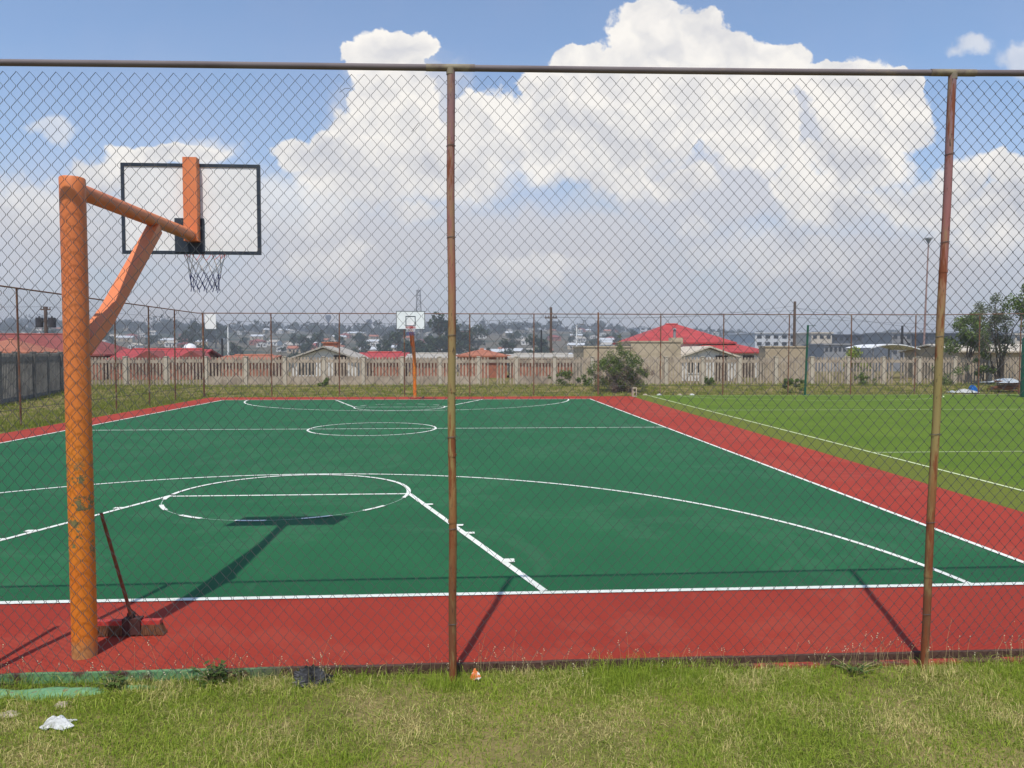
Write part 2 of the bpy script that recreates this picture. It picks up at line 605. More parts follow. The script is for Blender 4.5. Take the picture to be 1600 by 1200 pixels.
def mat_pole():
    m, t, b, co = new_mat('orange pole paint', 0.5, 0.4)
    sx = t.n('ShaderNodeSeparateXYZ', i={0: co})
    z = sx.outputs[2]
    n1 = t.noise(co, 2.4, 5, 0.6)
    n2 = t.noise(co, 11.0, 5, 0.7)
    n3 = t.noise(co, 75.0, 3, 0.6)
    col = t.mix(t.step(n1, 0.3, 0.7), (0.66, 0.165, 0.016), (0.72, 0.225, 0.022))
    # higher up the colour shifts towards salmon
    col = t.mix(t.math('MULTIPLY', t.step(z, 1.2, 2.6), 0.6), col, (0.64, 0.185, 0.08))
    band = t.math('MULTIPLY', t.step(z, 0.62, 0.78), t.step(z, 1.50, 1.30))
    patch = t.math('MULTIPLY', band, t.step(n2, 0.525, 0.555))
    col = t.mix(t.math('MULTIPLY', patch, 0.85), col, (0.10, 0.15, 0.07))
    foot = t.step(t.math('ADD', z, t.math('MULTIPLY', n2, 0.22)), 0.27, 0.16)
    col = t.mix(t.math('MULTIPLY', foot, 0.7), col, (0.33, 0.22, 0.10))
    col = t.mix(t.math('MULTIPLY', t.step(n3, 0.68, 0.72), 0.6), col, (0.18, 0.08, 0.03))
    t.L.new(col, b.inputs['Base Color'])
    bump(t, b, n2, 0.12, 0.006)
    return m


M['pole'] = mat_pole()
M['orange'] = noisy('orange arm paint', (0.66, 0.185, 0.07), (0.72, 0.23, 0.09), 4, 0.5, c3=(0.40, 0.12, 0.05), s3=20, t3=(0.68, 0.74), bs=0.05)
M['board'] = noisy('white backboard', (0.78, 0.78, 0.76), (0.86, 0.86, 0.84), 3, 0.45)
M['navy'] = noisy('dark frame steel', (0.020, 0.030, 0.045), (0.035, 0.045, 0.06), 6, 0.5)
M['redpaint'] = noisy('red rim paint', (0.50, 0.03, 0.03), (0.6, 0.05, 0.04), 6, 0.5)
M['netred'] = noisy('net cord red', (0.6, 0.12, 0.12), (0.75, 0.35, 0.35), 12, 0.9)
M['netwhite'] = noisy('net cord white', (0.65, 0.62, 0.64), (0.8, 0.78, 0.78), 12, 0.9)
M['netblue'] = noisy('net cord blue', (0.06, 0.07, 0.20), (0.11, 0.12, 0.30), 12, 0.9)
M['broomred'] = noisy('broom head red', (0.42, 0.035, 0.03), (0.50, 0.07, 0.05), 15, 0.7, bs=0.2)
M['bristle'] = noisy('broom bristles', (0.13, 0.055, 0.03), (0.22, 0.10, 0.05), 60, 0.95, stretch=(1, 1, 0.1), bs=0.6)
M['bracket'] = noisy('broom bracket', (0.05, 0.02, 0.018), (0.09, 0.035, 0.03), 20, 0.8)
M['handle'] = noisy('broom handle', (0.17, 0.055, 0.03), (0.26, 0.09, 0.045), 14, 0.7, stretch=(1, 1, 0.1))


def mat_concrete(name, c1, c2, c3):
    m, t, b, co = new_mat(name, 0.9, 0.15)
    rnd = t.n('ShaderNodeObjectInfo').outputs['Random']
    off = t.n('ShaderNodeCombineXYZ', i={0: t.math('MULTIPLY', rnd, 60.0), 1: t.math('MULTIPLY', rnd, 17.0), 2: t.math('MULTIPLY', rnd, 9.0)}).outputs[0]
    v = t.vm('ADD', co, off)
    col = t.mix(t.step(t.noise(v, 2.5, 5, 0.6), 0.3, 0.7), c1, c2)
    col = t.mix(t.math('MULTIPLY', t.step(t.noise(v, 1.1, 5, 0.65), 0.48, 0.62), 0.8), col, c3)
    runs = t.noise(t.vm('MULTIPLY', v, (7, 7, 0.7)), 1.0, 4, 0.6)
    col = t.mix(t.math('MULTIPLY', t.step(runs, 0.52, 0.66), 0.55), col, (c3[0] * .6, c3[1] * .6, c3[2] * .6))
    col = t.mix(t.math('MULTIPLY', rnd, 0.35), col, c3)
    t.L.new(col, b.inputs['Base Color'])
    bump(t, b, runs, 0.2, 0.01)
    return m


M['concrete'] = mat_concrete('concrete palisade', (0.40, 0.325, 0.245), (0.52, 0.43, 0.335), (0.27, 0.215, 0.165))
M['concrete_shade'] = mat_concrete('palisade concrete with shade in colour', (0.19, 0.18, 0.16), (0.26, 0.24, 0.21), (0.12, 0.115, 0.105))  # darker copy of the concrete; shade on the turned wall put into colour
M['wallpost'] = noisy('pale concrete posts', (0.46, 0.40, 0.31), (0.54, 0.47, 0.37), 2.5, 0.9, bs=0.2)
M['redtile'] = noisy('red roof sheet', (0.38, 0.045, 0.045), (0.46, 0.070, 0.062), 1.5, 0.6, c3=(0.30, 0.05, 0.045), s3=0.9, t3=(0.5, 0.7), stretch=(1, 1, 3))
M['maroon'] = noisy('dark red roof tile', (0.22, 0.05, 0.04), (0.28, 0.075, 0.06), 1.5, 0.7)
M['orangetile'] = noisy('orange roof tile', (0.33, 0.11, 0.06), (0.42, 0.16, 0.09), 1.5, 0.7)
M['greyroof'] = noisy('grey beige roof', (0.36, 0.33, 0.28), (0.44, 0.40, 0.34), 1.5, 0.7)
M['creamroof'] = noisy('cream roof', (0.52, 0.45, 0.35), (0.60, 0.52, 0.42), 1.5, 0.7)
M['brick'] = noisy('red brown brick wall', (0.30, 0.10, 0.06), (0.38, 0.15, 0.09), 3, 0.9)
M['plaster'] = noisy('white plaster', (0.60, 0.58, 0.54), (0.70, 0.68, 0.64), 2, 0.9)
M['beige'] = noisy('beige plaster', (0.42, 0.34, 0.23), (0.50, 0.41, 0.29), 1.2, 0.9, c3=(0.36, 0.29, 0.20), s3=0.8, t3=(0.5, 0.7))
M['tanwall'] = noisy('tan wall', (0.38, 0.30, 0.20), (0.45, 0.36, 0.25), 2, 0.9)
M['glassdark'] = noisy('dark window glass', (0.02, 0.025, 0.03), (0.04, 0.045, 0.05), 2, 0.2)
M['darkwood'] = noisy('dark door', (0.05, 0.03, 0.02), (0.08, 0.05, 0.035), 5, 0.7)
M['grime'] = noisy('dark industrial sheet', (0.06, 0.07, 0.085), (0.09, 0.10, 0.12), 0.3, 0.8)
M['greyblock'] = noisy('grey block building', (0.22, 0.22, 0.22), (0.30, 0.29, 0.28), 0.3, 0.8)
M['whiteblock'] = noisy('white block building', (0.50, 0.52, 0.54), (0.60, 0.61, 0.62), 0.3, 0.8)
M['steel'] = noisy('grey steel', (0.20, 0.20, 0.21), (0.28, 0.28, 0.28), 3, 0.6)
M['wood'] = noisy('weathered pole timber', (0.09, 0.06, 0.045), (0.14, 0.10, 0.075), 3, 0.9, stretch=(1, 1, 0.2))
M['dark'] = noisy('dark equipment', (0.03, 0.03, 0.035), (0.05, 0.05, 0.055), 3, 0.7)
M['mast'] = noisy('red oxide mast', (0.28, 0.17, 0.15), (0.34, 0.22, 0.19), 1, 0.7)
M['white'] = noisy('white painted steel', (0.70, 0.70, 0.70), (0.80, 0.80, 0.79), 3, 0.6)
M['greenpaint'] = noisy('green painted steel', (0.010, 0.075, 0.040), (0.016, 0.10, 0.055), 3, 0.5)
M['plastic'] = noisy('crumpled white plastic', (0.42, 0.42, 0.40), (0.66, 0.66, 0.64), 20, 0.4)
M['blackplastic'] = noisy('black plastic', (0.03, 0.028, 0.028), (0.07, 0.07, 0.075), 12, 0.4, c3=(0.13, 0.04, 0.03), s3=8, t3=(0.6, 0.66))
M['bluebag'] = noisy('blue plastic', (0.01, 0.10, 0.35), (0.02, 0.16, 0.45), 8, 0.4)
M['wrapper'] = noisy('orange wrapper', (0.65, 0.16, 0.04), (0.75, 0.22, 0.06), 8, 0.4, c3=(0.7, 0.66, 0.6), s3=26, t3=(0.50, 0.53))
M['tarp'] = noisy('grey tarpaulin', (0.36, 0.40, 0.42), (0.55, 0.57, 0.58), 5, 0.6, bs=0.5)
M['browncrate'] = noisy('brown scrap boards', (0.20, 0.08, 0.04), (0.28, 0.12, 0.06), 5, 0.8)
M['seed'] = noisy('pale seed heads', (0.55, 0.48, 0.30), (0.66, 0.60, 0.42), 30, 0.9)
M['stalk'] = noisy('dry stalk', (0.36, 0.28, 0.13), (0.45, 0.37, 0.18), 30, 0.9)
M['stone'] = noisy('pale rubble', (0.36, 0.30, 0.22), (0.5, 0.42, 0.32), 14, 0.9, bs=0.4)

# ------------------------------------------------------------------ ground
rng = np.random.default_rng(7)
random.seed(11)


def vnoise(x, y, seed=0):
    """cheap smooth value noise"""
    x = np.asarray(x, float)
    y = np.asarray(y, float)
    r_ = 0
    for k, (a, b, c) in enumerate(((1.0, 0.31, 1.7), (0.47, 1.13, 4.1), (1.9, -1.3, 0.4), (-0.8, 2.1, 2.2))):
        r_ = r_ + np.sin(a * x + b * y + c + seed * 1.37) * (1.0, 0.8, 0.5, 0.45)[k]
    return r_ / 2.75


def ridge_h(x, y):
    """height of the far hill crest by bearing"""
    u = x / max(y, 1.0)
    base = 36.0 - 8.0 * min(max((u - 0.05) / 0.5, 0), 1)
    return base + 2.5 * math.sin(u * 9.0) + 1.3 * math.sin(u * 23 + 1)


def sstep(a, b, x):
    t_ = min(max((x - a) / (b - a), 0.0), 1.0)
    return t_ * t_ * (3 - 2 * t_)


def ground_z(x, y):
    if y < 46:
        return -0.06 + 0.22 * sstep(31.8, 39.5, y)
    z = 0.16 - 7.5 * sstep(70, 190, y)
    z += (ridge_h(x, y) * 0.97 + 7.5) * sstep(200, 1200, y) ** 0.85
    z += 1.2 * math.sin(x * 0.013 + y * 0.021) * sstep(150, 300, y)
    return z


xs = sorted(set([-3000, -2200, -1600, -1200] + list(range(-1000, 1001, 25)) + [-60, -45, -35, 35, 45, 60] + [1200, 1600, 2200, 3000] + list(range(-30, 31, 5))))
ys = sorted(set([-400, -200, -100, -50, -25, -12, -6, -2, 0, 5, 10, 20, 30, 31.8, 33, 34.5, 36, 37.5, 39, 40, 46, 52, 60] + list(range(70, 1300, 15)) + [1300, 1400, 1500, 1700, 2000, 3000]))
mb = MB()
for y in ys:
    for x in xs:
        mb.v.append((x, y, ground_z(x, y)))
nx = len(xs)
for j in range(len(ys) - 1):
    for i in range(nx - 1):
        mb.f.append((j * nx + i, j * nx + i + 1, (j + 1) * nx + i + 1, (j + 1) * nx + i))
        mb.mi.append(0)
tag(mb.build('ground', M['ground'], smooth=True), 'grassy ground falling away to a valley and a far hillside', kind='structure')

# slab with the red surround, green court, lines, turf
EY = -1.47            # near edge of the slab
mb = MB()
mb.prism([(-9.83, EY), (10.34, EY), (10.36, 4), (10.66, 15), (10.95, 30.2), (-9.83, 30.2)], -0.10, 0.0)
tag(mb.build('court_surround', M['red']), 'red painted surround of the court', kind='structure')
mb = MB()
W2, LC = 8.5, 28.0
mb.prism([(-W2, 0), (W2, 0), (W2, LC), (-W2, LC)], -0.01, 0.004)
tag(mb.build('court_floor', M['green']), 'green painted basketball court', kind='structure')
# kerb outside the slab
mb = MB()
n = 60
for i in range(n):
    xa, xb = -9.83 + (20.17) * i / n, -9.83 + 20.17 * (i + 1) / n
    ya = EY - 0.035 - 0.006 * math.sin(i * 1.7)
    mb.prism([(xa, ya), (xb, ya), (xb, EY - 0.001), (xa, EY - 0.001)], -0.12, 0.006 + 0.002 * math.sin(i * 2.3))
tag(mb.build('kerb', M['kerbmix']), 'low concrete kerb with runs of green and brown paint', kind='structure')
mb = MB()
mb.prism([(4.1, -1.54), (5.0, -1.57), (10.3, -1.59), (10.3, EY - 0.045), (4.0, EY - 0.045)], -0.075, -0.035)
tag(mb.build('kerb_foot', M['kerbred']), 'red painted footing in front of the kerb', kind='structure')

Z1 = 0.008
mk = MB()


def strip(mb_, a, b, w, z=Z1):
    a, b = Vector(a), Vector(b)
    d = (b - a).normalized()
    nrm = Vector((-d.y, d.x)) * w / 2
    mb_.add([(a.x + nrm.x, a.y + nrm.y, z), (a.x - nrm.x, a.y - nrm.y, z), (b.x - nrm.x, b.y - nrm.y, z), (b.x + nrm.x, b.y + nrm.y, z)], [(0, 1, 2, 3)])


def arc(mb_, cx, cy, r_, a0, a1, w, z=Z1, n_=64, sy=1.0):
    vs = []
    for i in range(n_ + 1):
        a = a0 + (a1 - a0) * i / n_
        for q in (r_ - w / 2, r_ + w / 2):
            vs.append((cx + q * math.cos(a), cy + q * sy * math.sin(a), z))
    fs = [(2 * i, 2 * i + 1, 2 * i + 3, 2 * i + 2) for i in range(n_)]
    mb_.add(vs, fs)


LW = 0.065
Z2, Z3 = 0.0105, 0.013
# border
strip(mk, (-W2 - 0.03, 0.0), (W2 + 0.03, 0.0), LW * 1.15)
strip(mk, (-W2 - 0.03, LC), (W2 + 0.03, LC), LW)
strip(mk, (W2, -0.03), (W2, LC + 0.03), LW, Z2)
strip(mk, (-W2, -0.03), (-W2, LC + 0.03), LW, Z2)
YM = 14.7
strip(mk, (-W2, YM), (W2, YM), LW)
arc(mk, 0, YM, 1.80, 0, 2 * PI, LW, Z2, 96)
for s in (0, 1):
    def fl(y):
        return y if s == 0 else LC - y
    sg = 1 if s == 0 else -1
    for k in (-1, 1):
        strip(mk, (3.42 * k, fl(0.04)), (1.80 * k, fl(4.86)), LW * 1.1, Z2)
        nd = Vector((4.82, 1.62)).normalized()       # outward normal of the right lane line
        for yy in (3.97, 2.66, 2.25, 1.04):
            xx = 3.42 - (3.42 - 1.8) * yy / 4.82
            strip(mk, (xx * k, fl(yy)), ((xx + 0.14) * k, fl(yy)), 0.09 if yy != 1.04 else 0.13, Z3)
    strip(mk, (-1.8, fl(4.81)), (1.8, fl(4.81)), LW)
    arc(mk, 0, fl(4.86), 1.80, 0, PI * sg, LW, Z3, 64)
    for a in (-6, -38, -66, -93, -122, -150, -176):
        arc(mk, 0, fl(4.86), 1.80, R(a - 6.5) * sg, R(a + 6.5) * sg, LW * 0.95, Z3, 6)
    arc(mk, 0.05, fl(-0.40), 7.42, R(3.2) * sg, R(176.8) * sg, LW, Z1 + 0.001, 120, sy=0.965)
tag(mk.build('court_markings', M['line']), 'white court lines', kind='structure')
mb = MB()
for s in (0, 1):
    cyy = 4.86 if s == 0 else LC - 4.86
    sg = 1 if s == 0 else -1
    arc(mb, 0, cyy, 1.80, -PI * sg, 0, 0.012, 0.0115, 64)
tag(mb.build('chalk_circle', M['chalk']), 'thin chalk guide under the dashed half circle', kind='structure')

mb = MB()
mb.prism([(10.35, EY - 0.3), (60, EY - 0.3), (60, 31.0), (10.96, 31.0), (10.67, 15), (10.37, 4)], -0.05, -0.004)
tag(mb.build('turf', M['turf']), 'green artificial turf pitch beside the court', kind='structure')
mb = MB()
strip(mb, (11.42, -1.5), (11.98, 30.9), 0.07, 0.003)
strip(mb, (11.6, 9.05), (45, 9.05), 0.05, 0.003)
strip(mb, (11.8, 21.0), (45, 20.6), 0.07, 0.003)
strip(mb, (11.9, 30.4), (29, 30.6), 0.06, 0.003)
strip(mb, (29, 30.9), (45, 27.5), 0.09, 0.003)
arc(mb, 20.3, 30.9, 6.9, R(-172), R(-2), 0.07, 0.006, 60, sy=0.66)
tag(mb.build('turf_markings', M['turfline']), 'pale lines on the turf pitch', kind='structure')


# ------------------------------------------------------------------ grass
def blades(name, n_, x0, x1, y0, y1, hmin, hmax, wid, mat, zf=lambda x, y: -0.06, seed=1, dens=None, lean=0.5, hmul=None, keep=None, label=None):
    g = np.random.default_rng(seed)
    x = g.uniform(x0, x1, n_)
    y = g.uniform(y0, y1, n_)
    # cluster into tufts
    cl = g.random(n_) < 0.55
    ti = g.integers(0, max(n_ // 18, 1), n_)
    tx = g.uniform(x0, x1, max(n_ // 18, 1))
    ty = g.uniform(y0, y1, max(n_ // 18, 1))
    x = np.where(cl, tx[ti] + g.normal(0, 0.02 + hmax * 0.12, n_), x)
    y = np.where(cl, ty[ti] + g.normal(0, 0.02 + hmax * 0.12, n_), y)
    ok = (y < y1) & (y > y0)
    if dens is not None:
        ok &= g.random(n_) < dens(x, y)
    if keep is not None:
        ok &= keep(x, y)
    x, y = x[ok], y[ok]
    m_ = len(x)
    h = hmin + (hmax - hmin) * g.random(m_) ** 2.2
    if hmul is not None:
        h = h * hmul(x, y)
    th = g.uniform(0, 2 * PI, m_)
    ln = g.uniform(0.05, 1.0, m_) ** 1.2 * lean * h * 1.6
    w = wid * g.uniform(0.6, 1.3, m_)
    fl = g.random(m_) < 0.42
    ln = np.where(fl, ln * 1.9 + h * 0.5, ln)
    h = np.where(fl, h * 0.42, h)
    dx, dy = np.cos(th), np.sin(th)
    ph = g.uniform(0, PI, m_)
    px_, py_ = np.cos(ph) * w / 2, np.sin(ph) * w / 2
    z0 = np.array([zf(a, b) for a, b in zip(x, y)]) if zf is not FLAT else np.full(m_, -0.06)
    V = np.zeros((m_, 5, 3))
    V[:, 0] = np.stack([x - px_, y - py_, z0 - 0.005], 1)
    V[:, 1] = np.stack([x + px_, y + py_, z0 - 0.005], 1)
    mx, my = x + dx * ln * 0.35, y + dy * ln * 0.35
    V[:, 2] = np.stack([mx + px_ * 0.8, my + py_ * 0.8, z0 + h * 0.6], 1)
    V[:, 3] = np.stack([mx - px_ * 0.8, my - py_ * 0.8, z0 + h * 0.6], 1)
    V[:, 4] = np.stack([x + dx * ln, y + dy * ln, z0 + h * (1.0 - 0.45 * np.clip(ln / (h * 1.6 * lean + 1e-6), 0, 1))], 1)
    idx = np.arange(m_)[:, None] * 5
    f = np.concatenate([idx + np.array([[0, 1, 2]]), idx + np.array([[0, 2, 3]]), idx + np.array([[3, 2, 4]])], 0)
    tn = g.random(m_)
    ob = np_mesh(name, V.reshape(-1, 3), f, mat, tint=np.concatenate([tn, tn, tn]))
    tag(ob, label, 'grass', kind='stuff')
    return ob


def FLAT(x, y):
    return -0.06


def hm_near(x, y):
    # taller along the kerb, trampled short further out, patchy
    k = np.clip(1 - (EY - 0.04 - y) / 0.45, 0, 1)
    p = 0.5 + 0.5 * vnoise(x * 2.3, y * 2.9, 3)
    return 0.38 + 0.60 * p ** 1.5 + 0.85 * k * (0.25 + 0.75 * (0.5 + 0.5 * vnoise(x * 3.1, y, 5)))


def dn_near(x, y):
    p = 0.5 + 0.5 * vnoise(x * 1.9 + 1, y * 3.1, 9)
    return np.clip(0.12 + 1.45 * p, 0.12, 1)


def spillkeep(x, y):
    s_ = ((x - 0.02) / 0.30) ** 2 + ((y + 1.65) / 0.085) ** 2 > 1
    s_ &= ((x + 0.42) / 0.22) ** 2 + ((y + 1.64) / 0.07) ** 2 > 1
    return s_ & ~((x > 4.6) & (y > -1.57))


blades('grass', 340000, -2.4, 8.8, -3.4, EY - 0.045, 0.022, 0.115, 0.0036, M['blade'], FLAT, 5, dn_near, 0.9, hm_near, spillkeep, 'short meadow grass with dry straw patches in front of the fence')
blades('grass', 60000, -12, 14, -12, EY - 0.045, 0.03, 0.11, 0.008, M['blade'], FLAT, 6, None, 0.8, None,
       lambda x, y: ((x < -2.3) | (x > 8.7) | (y < -3.35)) & ~((x > -0.4) & (x < 6) & (y < -4.4) & (y > -8)), 'coarser meadow grass around and behind the viewpoint')
for tx_ in (at(708, 1052, -1.65).x, at(1443, 1030, -1.65).x):
    blades('grass', 420, tx_ - 0.16, tx_ + 0.16, -1.80, -1.67, 0.05, 0.15, 0.0036, M['blade'], FLAT, 12, None, 0.5, None, None, 'taller grass tuft around the foot of a near fence post')
blades('grass', 60000, -13.5, -9.86, -1.6, 31, 0.05, 0.22, 0.012, M['blade_far'], FLAT, 7, None, 0.6, None, None, 'rough grass along the left side fence')
blades('grass', 60000, -26, 42, 31.05, 40, 0.05, 0.26, 0.020, M['blade_far'], ground_z, 8, None, 0.6, None, None, 'rough grass between the far fence and the palisade wall')
blades('grass', 30000, -26, -13.4, 8, 40, 0.06, 0.25, 0.02, M['blade_far'], ground_z, 9, None, 0.6, None, None, 'rough grass before the grey palisade wall')
blades('grass', 9000, -9.9, 11, 30.22, 31.06, 0.03, 0.12, 0.016, M['blade_far'], FLAT, 10, None, 0.6, None, None, 'grass fringe at the far end of the court')

# seed stalks along the kerb
g = random.Random(4)
st, hd = MB(), MB()
for i in range(230):
    x = g.uniform(-0.6, 6.9) if i > 60 else g.choice([g.gauss(1.75, 0.25), g.gauss(2.95, 0.25), g.gauss(5.4, 0.3), g.gauss(0.9, 0.2)])
    y = EY - 0.05 - abs(g.gauss(0, 0.09))
    h = g.uniform(0.08, 0.26) * (1.25 if g.random() < 0.2 else 0.85)
    a = g.uniform(0, 2 * PI)
    l = h * g.uniform(0.05, 0.5)
    p0 = Vector((x, y, -0.06))
    p1 = p0 + Vector((math.cos(a) * l * 0.35, math.sin(a) * l * 0.15, h * 0.6))
    p2 = p0 + Vector((math.cos(a) * l, math.sin(a) * l * 0.4, h))
    st.tube([p0, p1, p2], [0.0011, 0.0009, 0.0006], 3, cap=False)
    if g.random() < 0.75:
        for q in range(g.choice((1, 2, 3))):
            c = p2 + Vector((g.uniform(-.006, .006), g.uniform(-.006, .006), -0.014 * q + g.uniform(-.003, .003)))
            r_ = g.uniform(0.0022, 0.0045)
            hd.tube([c - Vector((0, 0, r_)), c, c + Vector((0, 0, r_ * 1.3))], [0.0006, r_, 0.0004], 5, cap=False)
e = st.build('seed_stalks', M['stalk'])
tag(e, 'thin dry grass stalks with pale seed heads along the kerb', 'wild grass', kind='stuff')
e = hd.build('seed_heads', M['seed'], e)


def leafplant(name, loc, n_, h, spread, leaf, label, seed=3, mat=None, grp=None):
    g_ = random.Random(seed)
    root = empty(name, loc, label, 'weed', grp)
    sm, lm = MB(), MB()
    for i in range(n_):
        a = g_.uniform(0, 2 * PI)
        hh = h * g_.uniform(0.45, 1.0)
        rr = spread * g_.uniform(0.1, 1.0)
        top = Vector(loc) + Vector((math.cos(a) * rr, math.sin(a) * rr * 0.6, hh))
        sm.tube([Vector(loc) + Vector((math.cos(a) * rr * 0.2, math.sin(a) * rr * .1, 0)), Vector(loc).lerp(top, 0.6) + Vector((0, 0, hh * 0.1)), top], [0.003, 0.002, 0.001], 4)
        for k in range(5):
            t_ = 0.35 + 0.65 * k / 4
            c = Vector(loc).lerp(top, t_)
            b_ = g_.uniform(0, 2 * PI)
            d = Vector((math.cos(b_), math.sin(b_), g_.uniform(-0.1, 0.5))).normalized()
            s_ = d.cross(Vector((0, 0, 1))).normalized()
            L_ = leaf * g_.uniform(0.6, 1.2)
            nrm = s_.cross(d)
            lm.add([c, c + d * L_ * 0.45 + s_ * L_ * 0.28, c + d * L_ - nrm * L_ * 0.1, c + d * L_ * 0.45 - s_ * L_ * 0.28, c + d * L_ * 0.5 - nrm * L_ * 0.06],
                   [(0, 1, 4), (1, 2, 4), (2, 3, 4), (3, 0, 4)])
    sm.build('stem', M['stalk'], root)
    lm.build('foliage', mat or M['leaf'], root)
    return root


leafplant('leafy_weed', (1.02, EY - 0.11, -0.06), 26, 0.15, 0.20, 0.055, 'dark leafy weed against the kerb right of the orange pole', 3)
leafplant('leafy_weed', (0.36, EY - 0.16, -0.06), 10, 0.09, 0.12, 0.05, 'small broad leaved weed beside the green paint spill', 5)
leafplant('leafy_weed', (5.42, EY - 0.20, -0.06), 16, 0.10, 0.20, 0.035, 'low bushy weed at the foot of the right fence post', 6)


# green paint spill on the ground
def lump(name, cx, cy, z, rx, ry, rz, mat, label, cat, seed=1, rough_=0.25, n1=26, n2=14, kind=None, grp=None):
    g_ = random.Random(seed)
    ph = [g_.uniform(0, 6) for _ in range(8)]
    mb_ = MB()
    vs = []
    for j in range(n2 + 1):
        e_ = -0.25 + (PI / 2 + 0.25) * j / n2
        for i in range(n1):
            a = 2 * PI * i / n1
            k = 1 + rough_ * (0.5 * math.sin(3 * a + ph[0] + 2 * e_) + 0.35 * math.sin(5 * a + ph[1] - 3 * e_) + 0.3 * math.sin(8 * a + 6 * e_ + ph[2]) + 0.3 * math.sin(13 * a + ph[3] + 9 * e_))
            k += rough_ * g_.uniform(-0.22, 0.22)
            vs.append((cx + rx * k * math.cos(a) * math.cos(e_), cy + ry * k * math.sin(a) * math.cos(e_), z + rz * k * math.sin(e_)))
    fs = []
    for j in range(n2):
        for i in range(n1):
            i2 = (i + 1) % n1
            fs.append((j * n1 + i, j * n1 + i2, (j + 1) * n1 + i2, (j + 1) * n1 + i))
    mb_.add(vs, fs)
    o = mb_.build(name, mat, origin=(cx, cy, z))
    if kind:
        tag(o, label, kind=kind)
    else:
        tag(o, label, cat, grp)
    return o


mb = MB()
for (cx, cy, rx, ry, sd) in ((0.02, -1.65, 0.31, 0.095, 1), (-0.42, -1.64, 0.24, 0.075, 2), (0.50, -1.605, 0.16, 0.03, 3)):
    g_ = random.Random(sd)
    n_ = 40
    ring = []
    for lv in range(5):
        f_ = 1 - lv / 4.6
        for i in range(n_):
            a = 2 * PI * i / n_
            k = f_ * (1 + 0.10 * math.sin(3 * a + sd) + 0.07 * math.sin(7 * a + 2 * sd) + g_.uniform(-.03, .03))
            ring.append((cx + rx * k * math.cos(a), min(cy + ry * k * math.sin(a), EY - 0.05), -0.062 + 0.020 * (1 - f_ ** 2) + g_.uniform(0, .004)))
    mb.add(ring, [(l_ * n_ + i, l_ * n_ + (i + 1) % n_, (l_ + 1) * n_ + (i + 1) % n_, (l_ + 1) * n_ + i) for l_ in range(4) for i in range(n_)] + [tuple(4 * n_ + i for i in range(n_))])
tag(mb.build('paint_spill', M['spill'], smooth=True), 'dried green paint spilled on the ground below the kerb', kind='structure')


def crumple(name, c, size, mat, label, cat, seed, n_=9, flat=0.5, grp=None):
    """crumpled sheet: a folded grid"""
    g_ = random.Random(seed)
    mb_ = MB()
    nn = 12
    fx = [(g_.uniform(2, 7), g_.uniform(-6, 6), g_.uniform(0, 6), g_.uniform(.3, 1)) for _ in range(5)]
    for (oz, flip) in ((0, 0), (0.003, 1)):
        vs = []
        for j in range(nn + 1):
            for i in range(nn + 1):
                u_, v_ = i / nn - .5, j / nn - .5
                z = sum(a * abs(math.sin(p * u_ + q * v_ + s_)) for p, q, s_, a in fx) / 5
                x = u_ * size[0] * (1 + 0.3 * math.sin(7 * v_ + seed)) + g_.uniform(-.035, .035) * size[0]
                y = v_ * size[1] * (1 + 0.3 * math.sin(6 * u_ + 2 * seed)) + g_.uniform(-.035, .035) * size[1]
                vs.append((c[0] + x, c[1] + y, c[2] + (z + 0.03) * size[2] * 1.6 * max(0.12, 1 - 1.8 * (u_ * u_ + v_ * v_) * 2) + g_.uniform(-.06, .06) * size[2] * (oz == 0) + oz))
        mb_.add(vs, [(j * (nn + 1) + i, j * (nn + 1) + i + 1, (j + 1) * (nn + 1) + i + 1, (j + 1) * (nn + 1) + i) for j in range(nn) for i in range(nn)])
    o = mb_.build(name, mat, origin=c)
    return tag(o, label, cat, grp)


q = on_ground(92, 1131, -0.04)
crumple('plastic_litter', (q.x, q.y, -0.055), (0.15, 0.10, 0.075), M['plastic'], 'torn piece of white plastic lying in the foreground grass', 'litter', 3)
lump('rubbish_bag', 1.66, -1.60, -0.06, 0.115, 0.07, 0.085, M['blackplastic'], 'dark crumpled plastic bag in the grass left of the middle fence post', 'litter', 4, 0.4, 34, 18)
crumple('snack_wrapper', (2.775, -1.64, -0.045), (0.06, 0.045, 0.085), M['wrapper'], 'orange and white wrapper beside the middle fence post', 'litter', 8)
q = on_ground(96, 1098, -0.04)
lump('stone', q.x, q.y, -0.065, 0.045, 0.035, 0.03, M['stone'], 'small brown clod below the green paint spill', 'stone', 6, 0.15)
q = on_ground(12, 1112, -0.04)
lump('stone', q.x, q.y, -0.065, 0.07, 0.05, 0.02, M['stone'], 'flat sandy clod at the left edge of the foreground grass', 'stone', 7, 0.2)


